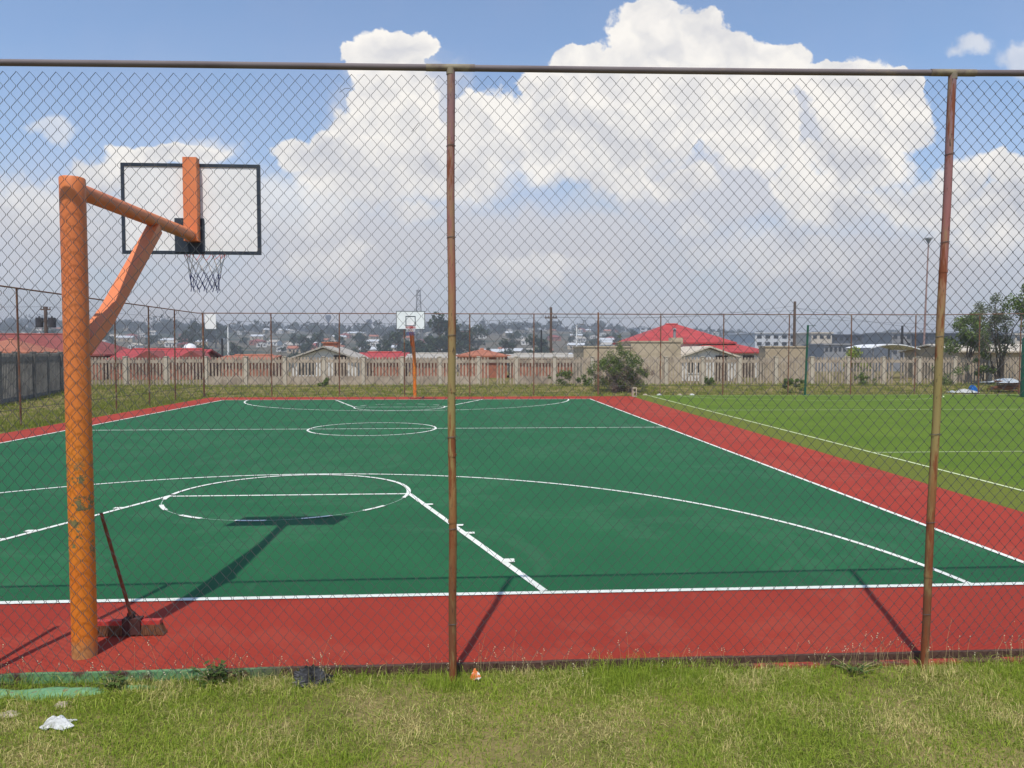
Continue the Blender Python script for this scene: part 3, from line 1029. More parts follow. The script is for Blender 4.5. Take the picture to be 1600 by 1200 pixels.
# ------------------------------------------------------------------ chain-link mesh
def chainlink(name, A, B, z0, z1, wd, hd_, rad, mat, parent, sides=4, warp=0.0, seed=0, zr=0.0):
    """woven wire from A to B (xy), interlocked zigzags"""
    A, B = np.array(A, float), np.array(B, float)
    L = np.linalg.norm(B - A)
    d = (B - A) / L
    nrm = np.array([-d[1], d[0]])
    nw = int(L / (wd / 2))
    nk = int((z1 - z0) / (hd_ / 2)) + 1
    i = np.arange(nw)[:, None]
    k = np.arange(nk + 1)[None, :]
    # wire i touches its right neighbour at even k, its left at odd k (mirrored for odd wires)
    par = (k + i) % 2
    s = (i + par) * wd / 2 + rad * 0.0 + 0 * k
    z = z0 + k * (z1 - z0) / nk + 0 * i
    off = np.where(par == 0, rad * 1.1, -rad * 1.1)
    if warp:
        q = np.clip((1.25 - z) / 1.25, 0, 1) ** 1.6
        s = s + warp * (0.25 + 2.6 * q) * vnoise(s * 2.1, z * 3.3, seed) + warp * 1.2 * q * vnoise(s * 7.7, z * 8.3, seed + 3)
        z = z + warp * (0.25 + 2.0 * q) * vnoise(s * 1.7, z * 2.4, seed + 1) + warp * 0.9 * q * vnoise(s * 8.9, z * 6.3, seed + 5)
        off = off + 0.35 * warp * vnoise(s * 1.5, z * 1.5, seed + 2)
    z = z + zr * s
    # flattened knuckles: two points per corner
    def dbl(q_, e_=0.10):
        prv = np.concatenate([q_[:, :1], q_[:, :-1]], 1)
        nxt = np.concatenate([q_[:, 1:], q_[:, -1:]], 1)
        return np.stack([q_ + (prv - q_) * e_, q_ + (nxt - q_) * e_], -1).reshape(q_.shape[0], -1)
    if sides > 3:
        zk = z.copy()
        s, z = dbl(s), dbl(z)
        tw = np.where(par == 0, 1.0, -1.0)
        off = dbl(off, 0.0)
        off[:, 0::2] += rad * 0.9
        off[:, 1::2] -= rad * 0.9
        nk = s.shape[1] - 1
    P = np.stack([A[0] + d[0] * s + nrm[0] * off, A[1] + d[1] * s + nrm[1] * off, z], -1)   # nw, nk+1, 3
    ang = np.arange(sides) * 2 * PI / sides + PI / 4
    # ring in the plane across the wire; use horizontal+normal frame (good enough for thin wire)
    ring = np.stack([np.outer(np.cos(ang), [d[0], d[1], 0]) + np.outer(np.sin(ang), [nrm[0], nrm[1], 0])], 0)[0] * rad * 1.25
    V = P[:, :, None, :] + ring[None, None]
    V = V.reshape(-1, 3)
    base = (np.arange(nw)[:, None] * (nk + 1) + np.arange(nk)[None, :]).reshape(-1, 1) * sides
    fs = []
    for a in range(sides):
        b = (a + 1) % sides
        fs.append(np.concatenate([base + a, base + b, base + sides + b, base + sides + a], 1))
    return np_mesh(name, V, np.concatenate(fs, 0), mat, parent)


# near fence
FY = -1.65


def zt(x):
    return 4.02 + (x + 0.15) * 0.0135


fence = empty('chain_link_fence', (2.6, FY, -0.06), 'rusty chain link fence nearest the viewer with pink and olive peeling posts', 'fence')
chainlink('wire_mesh', (-5, FY + 0.025), (12, FY + 0.025), -0.035, 3.915, 0.0815, 0.091, 0.0016, M['wire'], fence, 4, 0.013, 2, 0.0135)
XM, XR = at(708, 1052, FY).x, at(1443, 1030, FY).x
rl = MB()
pts = []
for i in range(69):
    x = -5 + i * 0.25
    pts.append((x, FY + 0.004 * math.sin(x * 1.3), zt(x) + 0.006 * math.sin(x * 0.9 + 1)))
rl.tube(pts, 0.0215, 14)
rl.build('top_rail', M['rail'], fence, smooth=True)
for (xb, xt) in ((-3.75, -3.75), (-0.60, -0.60), (XM, at(704, 104, FY).x), (XR, at(1489, 112, FY).x), (9.0, 9.05)):
    p = MB()
    n_ = 26
    path = [(xb + (xt - xb) * i / n_ + 0.003 * math.sin(i * 0.7 + xb), FY, -0.16 + (zt(xt) + 0.14) * i / n_) for i in range(n_ + 1)]
    p.tube(path, 0.0265, 16)
    for zr_ in ((1.93, 1.50, 1.05) if abs(xb - 2.6) < 0.1 else (2.75, 0.62) if xb > 5 else (2.1,)):
        t_ = (zr_ + 0.16) / (zt(xt) + 0.14)
        p.tube([(xb + (xt - xb) * t_, FY, zr_ - 0.009), (xb + (xt - xb) * t_, FY, zr_ + 0.009)], 0.0295, 16)
    po = p.build('post', M['post'], fence, smooth=True)
    po['label'] = {XM: 'middle post with pink, olive and rust bands', XR: 'slightly leaning right post'}.get(xb, 'peeling painted fence post')
    s_ = MB()
    s_.tube([(xt - 0.16, FY, zt(xt - .16)), (xt + 0.16, FY, zt(xt + .16))], 0.0240, 14)
    s_.tube([(xt, FY, zt(xt) - 0.045), (xt, FY, zt(xt))], 0.0285, 14)
    s_.build('sleeve', M['sleeve'], po, smooth=True)
b_ = MB()
b_.tube([(-0.62, FY, -0.1), (-0.80, FY + 0.04, 1.9)], 0.022, 10)  # leaning pole added out of view for the short shadow it throws
b_.build('shadow_pole', M['post'], fence, smooth=True)

for xb, xt in ((-0.60, -0.60), (XM, at(704, 104, FY).x), (XR, at(1489, 112, FY).x)):
    for zz in (0.35, 1.0, 1.62, 2.3, 2.95, 3.55):
        x = xb + (xt - xb) * (zz + 0.1) / 4.1
        b_ = MB()
        b_.tube([(x + 0.031 * math.cos(a_ * PI / 5), FY + 0.031 * math.sin(a_ * PI / 5), zz + 0.004 * math.sin(a_)) for a_ in range(10)], 0.0018, 4, closed=True)
        b_.build('tie_wire', M['wire'], fence)

# loose wire ends hanging on the mesh
b_ = MB()
b_.tube([(1.89, FY + 0.02, 3.89), (1.93, FY, 3.91), (1.96, FY, 3.91)], 0.0018, 5)
b_.build('wire_end', M['wire'], fence)
b_ = MB()
q = at(654, 192, FY)
b_.tube([q, q + Vector((-0.02, -0.01, -0.03)), q + Vector((-0.045, -0.01, -0.062))], 0.002, 5)
b_.build('wire_end', M['wire'], fence)

# left and far fence
FFY, FLX = 31.7, -10.92
ff_ = empty('chain_link_fence', (9.0, FFY, -0.06), 'long chain link fence with thin rusty posts behind the far hoop', 'fence')
fl_ = empty('chain_link_fence', (FLX, 14, -0.06), 'left side chain link fence running away from the viewer', 'fence')
TZ = 4.18
chainlink('wire_mesh', (FLX, FFY + .02), (40, FFY + .02), 0.0, TZ - 0.03, 0.085, 0.095, 0.0011, M['wirefar'], ff_, 3)
chainlink('wire_mesh', (FLX - .02, -1.6), (FLX - .02, FFY), 0.0, TZ - 0.05, 0.085, 0.095, 0.0011, M['wirefar'], fl_, 3)
b_ = MB()
b_.tube([(FLX, FFY, TZ), (12, FFY, TZ + 0.03), (28, FFY, TZ + 0.06), (40, FFY, TZ + 0.25)], 0.024, 8)
b_.build('top_rail', M['postfar'], ff_, smooth=True)
b_ = MB()
b_.tube([(FLX, -1.6, TZ - 0.1), (FLX, FFY, TZ)], 0.024, 8)
b_.build('top_rail', M['postfar'], fl_, smooth=True)
for zz in (0.46,):
    b_ = MB()
    b_.tube([(FLX, FFY, zz), (40, FFY, zz)], 0.010, 5)
    b_.build('tension_wire', M['wirefar'], ff_)
    b_ = MB()
    b_.tube([(FLX, -1.6, zz), (FLX, FFY, zz)], 0.008, 5)
    b_.build('tension_wire', M['wirefar'], fl_)
fx = [at(x, 560, FFY).x for x in (318, 424, 530, 632, 734, 834, 935, 1032, 1130, 1232, 1330, 1430, 1530)] + [32.6, 35.9, 39.2]
for i, x in enumerate(fx):
    b_ = MB()
    r_ = 0.045 if i in (0, 6) else 0.03
    b_.tube([(x, FFY, -0.1), (x + random.uniform(-.03, .03), FFY, TZ + (0.12 if i == 6 else 0.02))], r_, 10)
    b_.build('post', M['postfar'], ff_, smooth=True)
for y in (28.7, 25.9, 22.9, 19.9, 16.75, 13.6, 10.4, 7.2, 4.0, 0.8, -1.6):
    b_ = MB()
    b_.tube([(FLX, y, -0.1), (FLX + random.uniform(-.03, .03), y, TZ - 0.03)], 0.03, 10)
    b_.build('post', M['postfar'], fl_, smooth=True)
# white board tied to the far fence
c0, c1 = at(320.5, 491, FFY - .03), at(338, 514, FFY - .03)
mb = MB()
mb.box(((c0.x + c1.x) / 2, FFY - 0.06, (c0.z + c1.z) / 2), (c1.x - c0.x, 0.03, c0.z - c1.z))
tag(mb.build('white_board', M['board'], origin=((c0.x + c1.x) / 2, FFY - 0.06, c1.z)), 'blank white board hanging on the far fence near its left corner', 'board')


# ------------------------------------------------------------------ basketball hoops
def net(mb_r, mb_w, mb_b, cx, cy, zt_, r0, r1, h, n_=12, rows=5, th=0.0035, seed=1):
    g_ = random.Random(seed)
    pts_ = []
    for j in range(rows + 1):
        t_ = j / rows
        r_ = r0 + (r1 - r0) * (t_ ** 0.6)
        row = []
        for i in range(n_):
            a = 2 * PI * (i + 0.5 * (j % 2)) / n_
            row.append(Vector((cx + r_ * math.cos(a) + g_.uniform(-.006, .006), cy + r_ * math.sin(a) + g_.uniform(-.006, .006), zt_ - h * t_ + g_.uniform(-.012, .012) * (j > 0))))
        pts_.append(row)
    for j in range(rows):
        mb_ = mb_r if j < 1 else mb_w if j < rows - 2 else mb_b
        for i in range(n_):
            i2 = i if j % 2 == 0 else (i + 1) % n_
            i1 = (i - 1) % n_ if j % 2 == 0 else i
            for q_ in (i1, i2):
                a, b = pts_[j][i], pts_[j + 1][q_]
                mid = (a + b) / 2 + Vector((0, 0, -0.008))
                mb_.tube([a, mid, b], th, 4, cap=False)
    for i in range(n_):
        a = pts_[rows][i]
        mb_b.tube([a, a + Vector((g_.uniform(-.01, .01), g_.uniform(-.01, .01), -0.03))], th * 1.3, 4)


def hoop(px_, py_, bx, by, sgn, ph, bw, bz0, bz1, label, near=True):
    dx_ = ((c0.x + c1.x) / 2 - bx) if near else 0.0     # panel sits slightly off the upright
    root = empty('basketball_hoop', (px_, py_, 0.0), label, 'basketball hoop', 'basketball hoops at the ends of the court')
    arm_z = 3.355
    yb = by                      # board back plane
    p = MB()
    if near:
        n_ = 30
        p.tube([(px_ + 0.0 - 0.008 * i / n_, py_, -0.02 + (ph + 0.02) * i / n_) for i in range(n_ + 1)] + [(px_ - 0.008, py_, ph + 0.008)], [0.0835] * (n_ + 1) + [0.078], 28)
        p.build('pole', M['pole'], root, smooth=True)
    else:
        p.tube([(px_, py_, -0.02), (px_ - .02, py_ + 0.0, 1.9), (px_ - 0.10, py_ - .1, 3.0), (px_ - 0.13, py_ - .25, ph)], 0.083, 16)
        p.build('pole', M['pole'], root, smooth=True)
    a = MB()
    ye = yb - 0.055 * sgn
    px0 = px_ if near else px_ - 0.13
    a.tube([(px0, py_ + 0.03 * sgn, arm_z - 0.02), (bx - 0.005, ye, arm_z + 0.01)], 0.0575, 20)
    a.build('arm', M['orange'], root, smooth=True)
    br = MB()
    if near:
        A0 = Vector((px_, py_ + 0.065 * sgn, 2.21))
        B0 = Vector((px_ + 0.0, 0.17, arm_z - 0.07))
        mid = A0.lerp(B0, 0.28) + Vector((0, 0.02, -0.035))
        br.beam(A0, mid, 0.105, 0.10)
        br.beam(mid, B0, 0.10, 0.095)
    else:
        br.beam((px0, py_ - 0.05, 2.5), (px0, (py_ + yb) / 2, arm_z - 0.05), 0.09, 0.09)
    br.build('brace', M['orange'], root)
    # upright box behind the board
    bm_ = MB()
    utop = at(300, 249, YB).z if near else bz1 - 0.1
    bm_.box((bx, yb - 0.05 * sgn, (utop + arm_z - 0.05) / 2), (0.135, 0.09, utop - arm_z + 0.05))
    bm_.build('upright', M['orange'], root)
    pl = MB()
    pl.box((bx + (-0.042 if near else 0.035), yb - 0.006 * sgn, bz0 + 0.19), (0.29, 0.014, 0.34))
    pl.build('mounting_plate', M['navy'], root)
    bd = MB()
    bd.box((bx + dx_, yb + 0.016 * sgn, (bz0 + bz1) / 2), (bw - 0.05, 0.02, bz1 - bz0 - 0.05))
    bo = bd.build('backboard', M['board'], root)
    fr = MB()
    f_ = 0.032
    yc = yb + 0.014 * sgn
    if near:
        fr.box((bx + dx_, yc, bz1 - f_ / 2), (bw, 0.034, f_))
        fr.box((bx + dx_, yc, bz0 + f_ / 2), (bw, 0.034, f_))
        fr.box((bx + dx_ - bw / 2 + f_ / 2, yc, (bz0 + bz1) / 2), (f_, 0.034, bz1 - bz0 - 2 * f_))
        fr.box((bx + dx_ + bw / 2 - f_ / 2, yc, (bz0 + bz1) / 2), (f_, 0.034, bz1 - bz0 - 2 * f_))
    else:
        f_ = 0.022
        fr.box((bx, yc, bz1 - f_ / 2), (bw, 0.034, f_))
        fr.box((bx, yc, bz0 + f_ / 2), (bw, 0.034, f_))
        fr.box((bx - bw / 2 + f_ / 2, yc, (bz0 + bz1) / 2), (f_, 0.034, bz1 - bz0 - 2 * f_))
        fr.box((bx + bw / 2 - f_ / 2, yc, (bz0 + bz1) / 2), (f_, 0.034, bz1 - bz0 - 2 * f_))
    fr.build('frame', M['navy'], bo)
    sq = MB()
    ys_ = yb + 0.028 * sgn
    s0, s1, sw, sh = bz0 + 0.17, bz0 + 0.17 + 0.42, 0.225, 0.035
    sq.box((bx, ys_, s0), (2 * sw, 0.006, sh))
    sq.box((bx, ys_, s1), (2 * sw, 0.006, sh))
    sq.box((bx - sw + sh / 2, ys_, (s0 + s1) / 2), (sh, 0.006, s1 - s0 - sh))
    sq.box((bx + sw - sh / 2, ys_, (s0 + s1) / 2), (sh, 0.006, s1 - s0 - sh))
    sq.build('target_square', M['navy'], bo)
    rim = MB()
    rz = bz0 + 0.10
    rc = yb + (0.03 + 0.15 + 0.225) * sgn
    n_ = 32
    rx0 = bx + dx_ * 0.3 + (-0.03 if near else 0.03)
    rim.tube([(rx0 + 0.225 * math.cos(2 * PI * i / n_), rc + 0.225 * math.sin(2 * PI * i / n_), rz) for i in range(n_)], 0.009, 8, closed=True)
    rim.box((rx0, yb + 0.10 * sgn, rz - 0.01), (0.12, 0.16, 0.02))
    rim.box((rx0, yb + 0.034 * sgn, rz - 0.02), (0.14, 0.012, 0.12))
    for k in (-1, 1):
        rim.tube([(rx0 + 0.05 * k, yb + 0.04 * sgn, rz - 0.06), (rx0 + 0.12 * k, rc - 0.18 * sgn, rz)], 0.006, 6)
    ro = rim.build('rim', M['redpaint'], root, smooth=True)
    r_, w_, b2 = MB(), MB(), MB()
    net(r_, w_, b2, rx0, rc, rz - 0.005, 0.222, 0.135 if near else 0.17, 0.41 if near else 0.34, th=0.0036 if near else 0.007)
    nt = w_.build('net', M['netwhite'], root)
    r_.build('upper_cords', M['netred'], nt)
    b2.build('lower_cords', M['netblue'], nt)
    return root


YB = 1.12
c0, c1 = at(188, 254, YB), at(407.5, 398, YB)
BX = at(302, 300, YB).x
hoop(-0.04, -1.18, BX, YB, 1, 3.405, c1.x - c0.x, c1.z, c0.z, 'nearest basketball hoop, its back turned, on a thick peeling orange pole')
q0, q1 = at(619, 486, 27.0), at(664, 515, 27.0)
hoop(at(648, 560, 29.6).x, 29.6, (q0.x + q1.x) / 2, 27.0, -1, 3.42, q1.x - q0.x, q1.z, q0.z, 'distant basketball hoop facing the viewer before the far fence', near=False)

# ------------------------------------------------------------------ broom
bro = empty('push_broom', (0.13, -0.80, 0.004), 'wide red push broom leaning its handle on the near orange pole', 'broom')
BZ = 0.004
b_ = MB()
b_.box((0.085, -0.80, 0.100), (0.52, 0.055, 0.036))
hd_o = b_.build('broom_head', M['broomred'], bro)
b_ = MB()
g = random.Random(5)
for i in range(34):
    x = -0.175 + 0.515 * i / 33
    for y in (-0.822, -0.802, -0.78):
        sx_ = (x - 0.085) * 0.13
        b_.beam((x, y, 0.086), (x + sx_ + g.uniform(-.006, .006), y + (y + 0.80) * 0.5 + g.uniform(-.004, .004), 0.006), 0.013, 0.012)
b_.build('bristles', M['bristle'], bro)
b_ = MB()
b_.box((0.135, -0.838, 0.075), (0.135, 0.012, 0.125))
b_.box((0.135, -0.80, 0.1315), (0.135, 0.07, 0.010))
b_.box((0.12, -0.80, 0.155), (0.045, 0.045, 0.04))
b_.tube([(0.19, -0.80, 0.135), (0.115, -0.82, 0.22)], 0.004, 6)
b_.build('bracket', M['bracket'], bro)
b_ = MB()
b_.tube([(0.125, -0.80, 0.12), (0.115, -0.825, 0.22), (0.045, -1.06, 0.98), (0.043, -1.068, 1.01)], [0.016, 0.013, 0.012, 0.011], 12)
b_.build('handle', M['handle'], bro, smooth=True)


# ------------------------------------------------------------------ palisade wall
def wall_proto(w, solid, mat, holes=True):
    m_ = MB()
    nsl = 11
    pitch = w / nsl
    sw = pitch * 0.52
    for i in range(nsl):
        if solid == 2 and i in (3, 4, 8):
            continue
        x = (i + 0.5) * pitch
        zb = 0.0 if solid in (False, 2) else 0.86
        m_.box((x, 0, (1.60 + zb) / 2), (sw, 0.035, 1.60 - zb))
        # pointed tips above the rail
        hw = sw / 2 * 1.15
        m_.add([(x - hw, -.018, 1.80), (x + hw, -.018, 1.80), (x + hw, -.018, 1.90), (x + hw * .55, -.018, 1.95), (x - hw * .55, -.018, 1.95), (x - hw, -.018, 1.90),
                (x - hw, .018, 1.80), (x + hw, .018, 1.80), (x + hw, .018, 1.90), (x + hw * .55, .018, 1.95), (x - hw * .55, .018, 1.95), (x - hw, .018, 1.90)],
               [(0, 1, 2, 3, 4, 5), (11, 10, 9, 8, 7, 6), (1, 7, 8, 2), (2, 8, 9, 3), (3, 9, 10, 4), (4, 10, 11, 5), (5, 11, 6, 0)])
    m_.box((w / 2, 0, 1.70), (w, 0.045, 0.20))
    if solid and solid != 2:
        m_.box((w / 2, 0, 0.37), (w, 0.045, 0.78))
        for i in range(nsl):
            m_.box(((i + 0.5) * pitch, 0, 0.81), (sw * 1.15, 0.040, 0.10))
    else:
        m_.box((w / 2, 0, 0.10), (w, 0.04, 0.16))
    return m_


def build_wall(root, A, B, mat, n_, pattern, seed=1):
    A, B = Vector(A), Vector(B)
    d = (B - A) / n_
    w = d.length
    ang = math.atan2(d.y, d.x)
    g_ = random.Random(seed)
    protos = {}
    for i in range(n_ + 1):
        p = A + d * i
        if 'p' not in protos:
            m_ = MB()
            m_.box((0, 0, 0.93), (0.20, 0.20, 2.14))
            m_.box((0, 0, 2.02), (0.25, 0.25, 0.05))
            protos['p'] = m_.build('wall_post', M['wallpost'] if mat is M['concrete'] else mat, None)
            o = protos['p']
        else:
            o = protos['p'].copy()
            C.objects.link(o)
        o.parent = root
        o.location = Vector((p.x, p.y, -0.08)) - root.location
        o.rotation_euler = (g_.uniform(-.01, .01), g_.uniform(-.012, .012), ang)
        if i < n_:
            k = pattern(i)
            if k not in protos:
                protos[k] = wall_proto(w - 0.15, k, mat).build('wall_panel', mat, None)
                o = protos[k]
            else:
                o = protos[k].copy()
                C.objects.link(o)
            o.parent = root
            q_ = p + d.normalized() * 0.075
            o.location = Vector((q_.x, q_.y, -0.05 + g_.uniform(-.02, .02))) - root.location
            o.rotation_euler = (0, 0, ang + g_.uniform(-.004, .004))


w1o = empty('palisade_wall', (0, 40, -0.06), 'beige concrete palisade wall with slotted panels behind the far fence', 'wall')
build_wall(w1o, (-20.6, 40.0), (44.2, 40.0), M['concrete'], 27, lambda i: 2 if i in (10, 21) else (i in (3, 4, 5, 6, 7, 8, 9, 11, 12, 14)), 3)
w2o = empty('palisade_wall', (-18, 30, -0.06), 'weathered palisade wall with shade painted in grey, running towards the viewer on the left', 'wall')
build_wall(w2o, (-16.4, 22.0), (-20.75, 39.9), M['concrete_shade'], 8, lambda i: False, 4)
for o in w2o.children:
    o.scale = (1, 1, 1.13)


# ------------------------------------------------------------------ houses behind the wall
def house(name, x0, x1, y0, y1, z0, ze, zr, kind, wallm, roofm, label, group=None, front=True, ov=0.35, extra=None):
    root = empty(name, ((x0 + x1) / 2, (y0 + y1) / 2, z0), label, 'house', group)
    m_ = MB()
    m_.box(((x0 + x1) / 2, (y0 + y1) / 2, (z0 + ze) / 2), (x1 - x0, y1 - y0, ze - z0))
    if kind == 'gable_front':     # ridge runs away, gable faces viewer
        xm = (x0 + x1) / 2
        m_.add([(x0, y0, ze), (x1, y0, ze), (xm, y0, zr - 0.08), (x0, y1, ze), (x1, y1, ze), (xm, y1, zr - 0.08)], [(0, 1, 2), (5, 4, 3), (0, 2, 5, 3), (1, 4, 5, 2)])
    if kind == 'gable_side':
        ym = (y0 + y1) / 2
        m_.add([(x0, y0, ze), (x0, y1, ze), (x0, ym, zr - 0.08), (x1, y0, ze), (x1, y1, ze), (x1, ym, zr - 0.08)], [(0, 2, 1), (3, 4, 5), (0, 3, 5, 2), (1, 2, 5, 4)])
    m_.build('wall', wallm, root)
    r_ = MB()
    th = 0.12

    def slab(pts):
        n_ = len(pts)
        r_.add([Vector(p) for p in pts] + [Vector(p) + Vector((0, 0, th)) for p in pts],
               [tuple(range(n_ - 1, -1, -1)), tuple(range(n_, 2 * n_))] + [(i, (i + 1) % n_, n_ + (i + 1) % n_, n_ + i) for i in range(n_)])
    a0, a1, b0, b1 = x0 - ov, x1 + ov, y0 - ov, y1 + ov
    if kind == 'gable_front':
        xm = (x0 + x1) / 2
        sl = (zr - ze) / ((x1 - x0) / 2)
        el = ze - sl * ov
        slab([(a0, b0, el), (xm, b0, zr), (xm, b1, zr), (a0, b1, el)])
        slab([(xm, b0, zr), (a1, b0, el), (a1, b1, el), (xm, b1, zr)])
    elif kind == 'gable_side':
        ym = (y0 + y1) / 2
        el = ze - (zr - ze) / ((y1 - y0) / 2) * ov
        slab([(a0, b0, el), (a1, b0, el), (a1, ym, zr), (a0, ym, zr)])
        slab([(a0, ym, zr), (a1, ym, zr), (a1, b1, el), (a0, b1, el)])
    elif kind == 'hip':
        ym = (y0 + y1) / 2
        hx = min((y1 - y0) / 2, (x1 - x0) / 2 - 0.15) * (extra or 1.0)
        el = ze
        r0_, r1_ = (x0 + hx, ym, zr), (x1 - hx, ym, zr)
        slab([(a0, b0, el), (a1, b0, el), r1_, r0_])
        slab([r0_, r1_, (a1, b1, el), (a0, b1, el)])
        slab([(a0, b1, el), (a0, b0, el), r0_])
        slab([(a1, b0, el), (a1, b1, el), r1_])
    elif kind == 'flat':
        r_.box(((x0 + x1) / 2, (y0 + y1) / 2, ze + 0.06), (x1 - x0 + 0.1, y1 - y0 + 0.1, 0.10))
    ro = r_.build('roof', roofm, root)
    if kind in ('hip', 'gable_side') and front == True:
        c_ = MB()
        c_.tube([(x0 + 0.3, (y0 + y1) / 2, zr + 0.13), (x1 - 0.3, (y0 + y1) / 2, zr + 0.13)] if kind == 'gable_side' else [(x0 + hx, ym, zr + 0.13), (x1 - hx + .01, ym, zr + 0.13)], 0.09, 6)
        c_.build('ridge_cap', roofm, ro)
    if front and wallm is not M['brick']:
        wn = max(2, int((x1 - x0) / 3))
        for i in range(wn):
            x = x0 + (i + 0.5) * (x1 - x0) / wn
            if i == wn // 2:
                d_ = MB()
                d_.box((x, y0 - 0.02, z0 + 1.05), (0.9, 0.06, 2.1))
                d_.build('door', M['darkwood'], root)
            else:
                f_ = MB()
                f_.box((x, y0 - 0.02, min(z0 + 1.5, ze - .7)), (1.4, 0.08, 1.1))
                fo = f_.build('window', M['white'], root)
                p_ = MB()
                p_.box((x - 0.33, y0 - 0.045, min(z0 + 1.5, ze - .7)), (0.58, 0.06, 0.94))
                p_.box((x + 0.33, y0 - 0.045, min(z0 + 1.5, ze - .7)), (0.58, 0.06, 0.94))
                p_.build('pane', M['glassdark'], fo)
    return root, ro


def hx_(px0, px1, yr, ye, Y):
    a, b = at(px0, ye, Y), at(px1, ye, Y)
    return a.x, b.x, a.z, at((px0 + px1) / 2, yr, Y).z


GB = 'houses just behind the palisade wall'
# left dark red roof
x0, x1, ze, zr = hx_(-170, 160, 523, 556, 50)
house('house', x0, x1, 50, 57, -0.1, ze, at(50, 525, 53.5).z, 'hip', M['brick'], M['maroon'], 'brick house with large dark red hipped roof behind the grey wall at left', GB)
x0, x1, ze, zr = hx_(-60, 46, 535, 553, 46)
house('house', x0, x1, 45.5, 50, -0.1, ze, at(0, 533, 47.7).z, 'hip', M['tanwall'], M['orangetile'], 'low house wing with orange hipped roof at the left picture edge', GB)
# salmon roofs
x0, x1, ze, zr = hx_(172, 303, 548, 562, 50)
h_, ro = house('house', x0, x1, 50, 56, -0.1, ze, at(230, 548, 53).z, 'gable_side', M['brick'], M['redtile'], 'long brick house with bright red roof and white dish behind the wall corner', GB)
for px in (235, 303):
    a = at(px, 551, 50)
    m_ = MB()
    m_.add([(a.x - 1.3, 49.4, a.z - 0.55), (a.x + 1.3, 49.4, a.z - 0.55), (a.x, 49.4, a.z + 0.15), (a.x, 52.6, a.z + 0.15), (a.x - 1.3, 50.2, a.z - .55), (a.x + 1.3, 50.2, a.z - .55)],
           [(0, 1, 2), (0, 2, 3, 4), (2, 1, 5, 3)])
    m_.build('gablet', M['maroon'], ro)
a = at(297, 548, 57.5)
dm = MB()
vs = []
for j in range(7):
    e_ = PI / 2 * j / 6
    for i in range(16):
        vs.append((a.x + 0.62 * math.cos(e_) * math.cos(i * PI / 8), 57.5 + 0.62 * math.cos(e_) * math.sin(i * PI / 8), a.z + 0.62 * math.sin(e_)))
dm.add(vs, [(j * 16 + i, j * 16 + (i + 1) % 16, (j + 1) * 16 + (i + 1) % 16, (j + 1) * 16 + i) for j in range(6) for i in range(16)])
dm.tube([(a.x, 57.5, -0.3), (a.x, 57.5, a.z)], 0.3, 12)
tag(dm.build('water_tank', M['white'], smooth=True, origin=(a.x, 57.5, -0.3)), 'white domed water tank behind the bright red roof', 'tank')
# white gable house
x0, x1, ze, zr = hx_(455, 557, 543, 561, 48)
h_, ro = house('house', x0, x1, 48, 55, -0.1, ze, zr, 'gable_front', M['plaster'], M['greyroof'], 'white house with grey gable roof facing the court left of the far hoop', GB)
a = at(517, 545, 52)
m_ = MB()
m_.box((a.x, 52, a.z), (1.1, 0.6, 0.9))
m_.box((a.x, 52, a.z + 0.49), (1.3, 0.8, 0.1))
m_.build('chimney', M['orangetile'], ro)
x0, x1, ze, zr = hx_(562, 630, 553, 560, 54)
house('house', x0, x1, 54, 59, -0.1, ze, at(590, 553, 56.5).z, 'gable_side', M['brick'], M['redtile'], 'low brick house with red roof just left of the far hoop pole', GB)
x0, x1, ze, zr = hx_(640, 708, 556, 561, 52)
house('house', x0, x1, 52, 57, -0.1, ze, at(670, 555, 54.5).z, 'gable_side', M['brick'], M['greyroof'], 'low brick house with grey roof behind the far hoop pole', GB)
x0, x1, ze, zr = hx_(716, 792, 549, 558, 53)
house('house', x0, x1, 53, 59, -0.1, ze, at(750, 548, 56).z, 'hip', M['brick'], M['orangetile'], 'brick house with orange hipped roof right of the middle post', GB)
x0, x1, ze, zr = hx_(800, 900, 556, 560, 52)
house('house', x0, x1, 52, 57, -0.1, ze, at(850, 555.5, 54.5).z, 'gable_side', M['brick'], M['greyroof'], 'low red brick house hidden behind the wall left of the bush', GB)
x0, x1, ze, zr = hx_(345, 420, 558, 563, 52)
house('house', x0, x1, 52, 57, -0.1, ze, at(385, 557.5, 54.5).z, 'gable_side', M['brick'], M['orangetile'], 'low brick house with orange roof mostly hidden left of the white gable', GB)
# beige buildings with big red hip roof
x0, x1, ze, zr = hx_(912, 985, 543, 543, 45)
house('building', x0, x1, 45, 50, -0.1, ze, ze, 'flat', M['beige'], M['beige'], 'plain beige flat topped outbuilding behind the bush', GB, front=False)
x0, x1, ze, zr = hx_(986, 1064, 535, 535, 45.5)
h_, ro = house('building', x0, x1, 45.5, 51, -0.1, ze, ze, 'flat', M['beige'], M['beige'], 'taller plain beige outbuilding in front of the big red roof', GB, front=False)
a = at(1057, 532, 46)
m_ = MB()
m_.box((a.x, 46.2, a.z - 0.05), (0.9, 0.6, 0.5))
m_.build('parapet_block', M['beige'], ro)
x0, x1, ze, zr = hx_(990, 1143, 508, 537, 55)
x1 = at(1143, 537, 55).x
h_, ro = house('house', x0, x1, 55, 62, -0.1, ze, at(1052, 509, 58.5).z, 'hip', M['plaster'], M['redtile'], 'house with large bright red pyramid roof right of the bush', GB, extra=1.05)
a = at(1055, 524, 54.6)
m_ = MB()
m_.tube([(a.x, 54.8, a.z - 0.6), (a.x, 54.8, a.z + 0.5)], 0.12, 8)
m_.tube([(a.x, 54.8, a.z + 0.5), (a.x, 54.8, a.z + 0.62)], [0.22, 0.05], 8)
m_.build('flue', M['steel'], ro)
x0, x1, ze, zr = hx_(1085, 1207, 535, 552, 52)
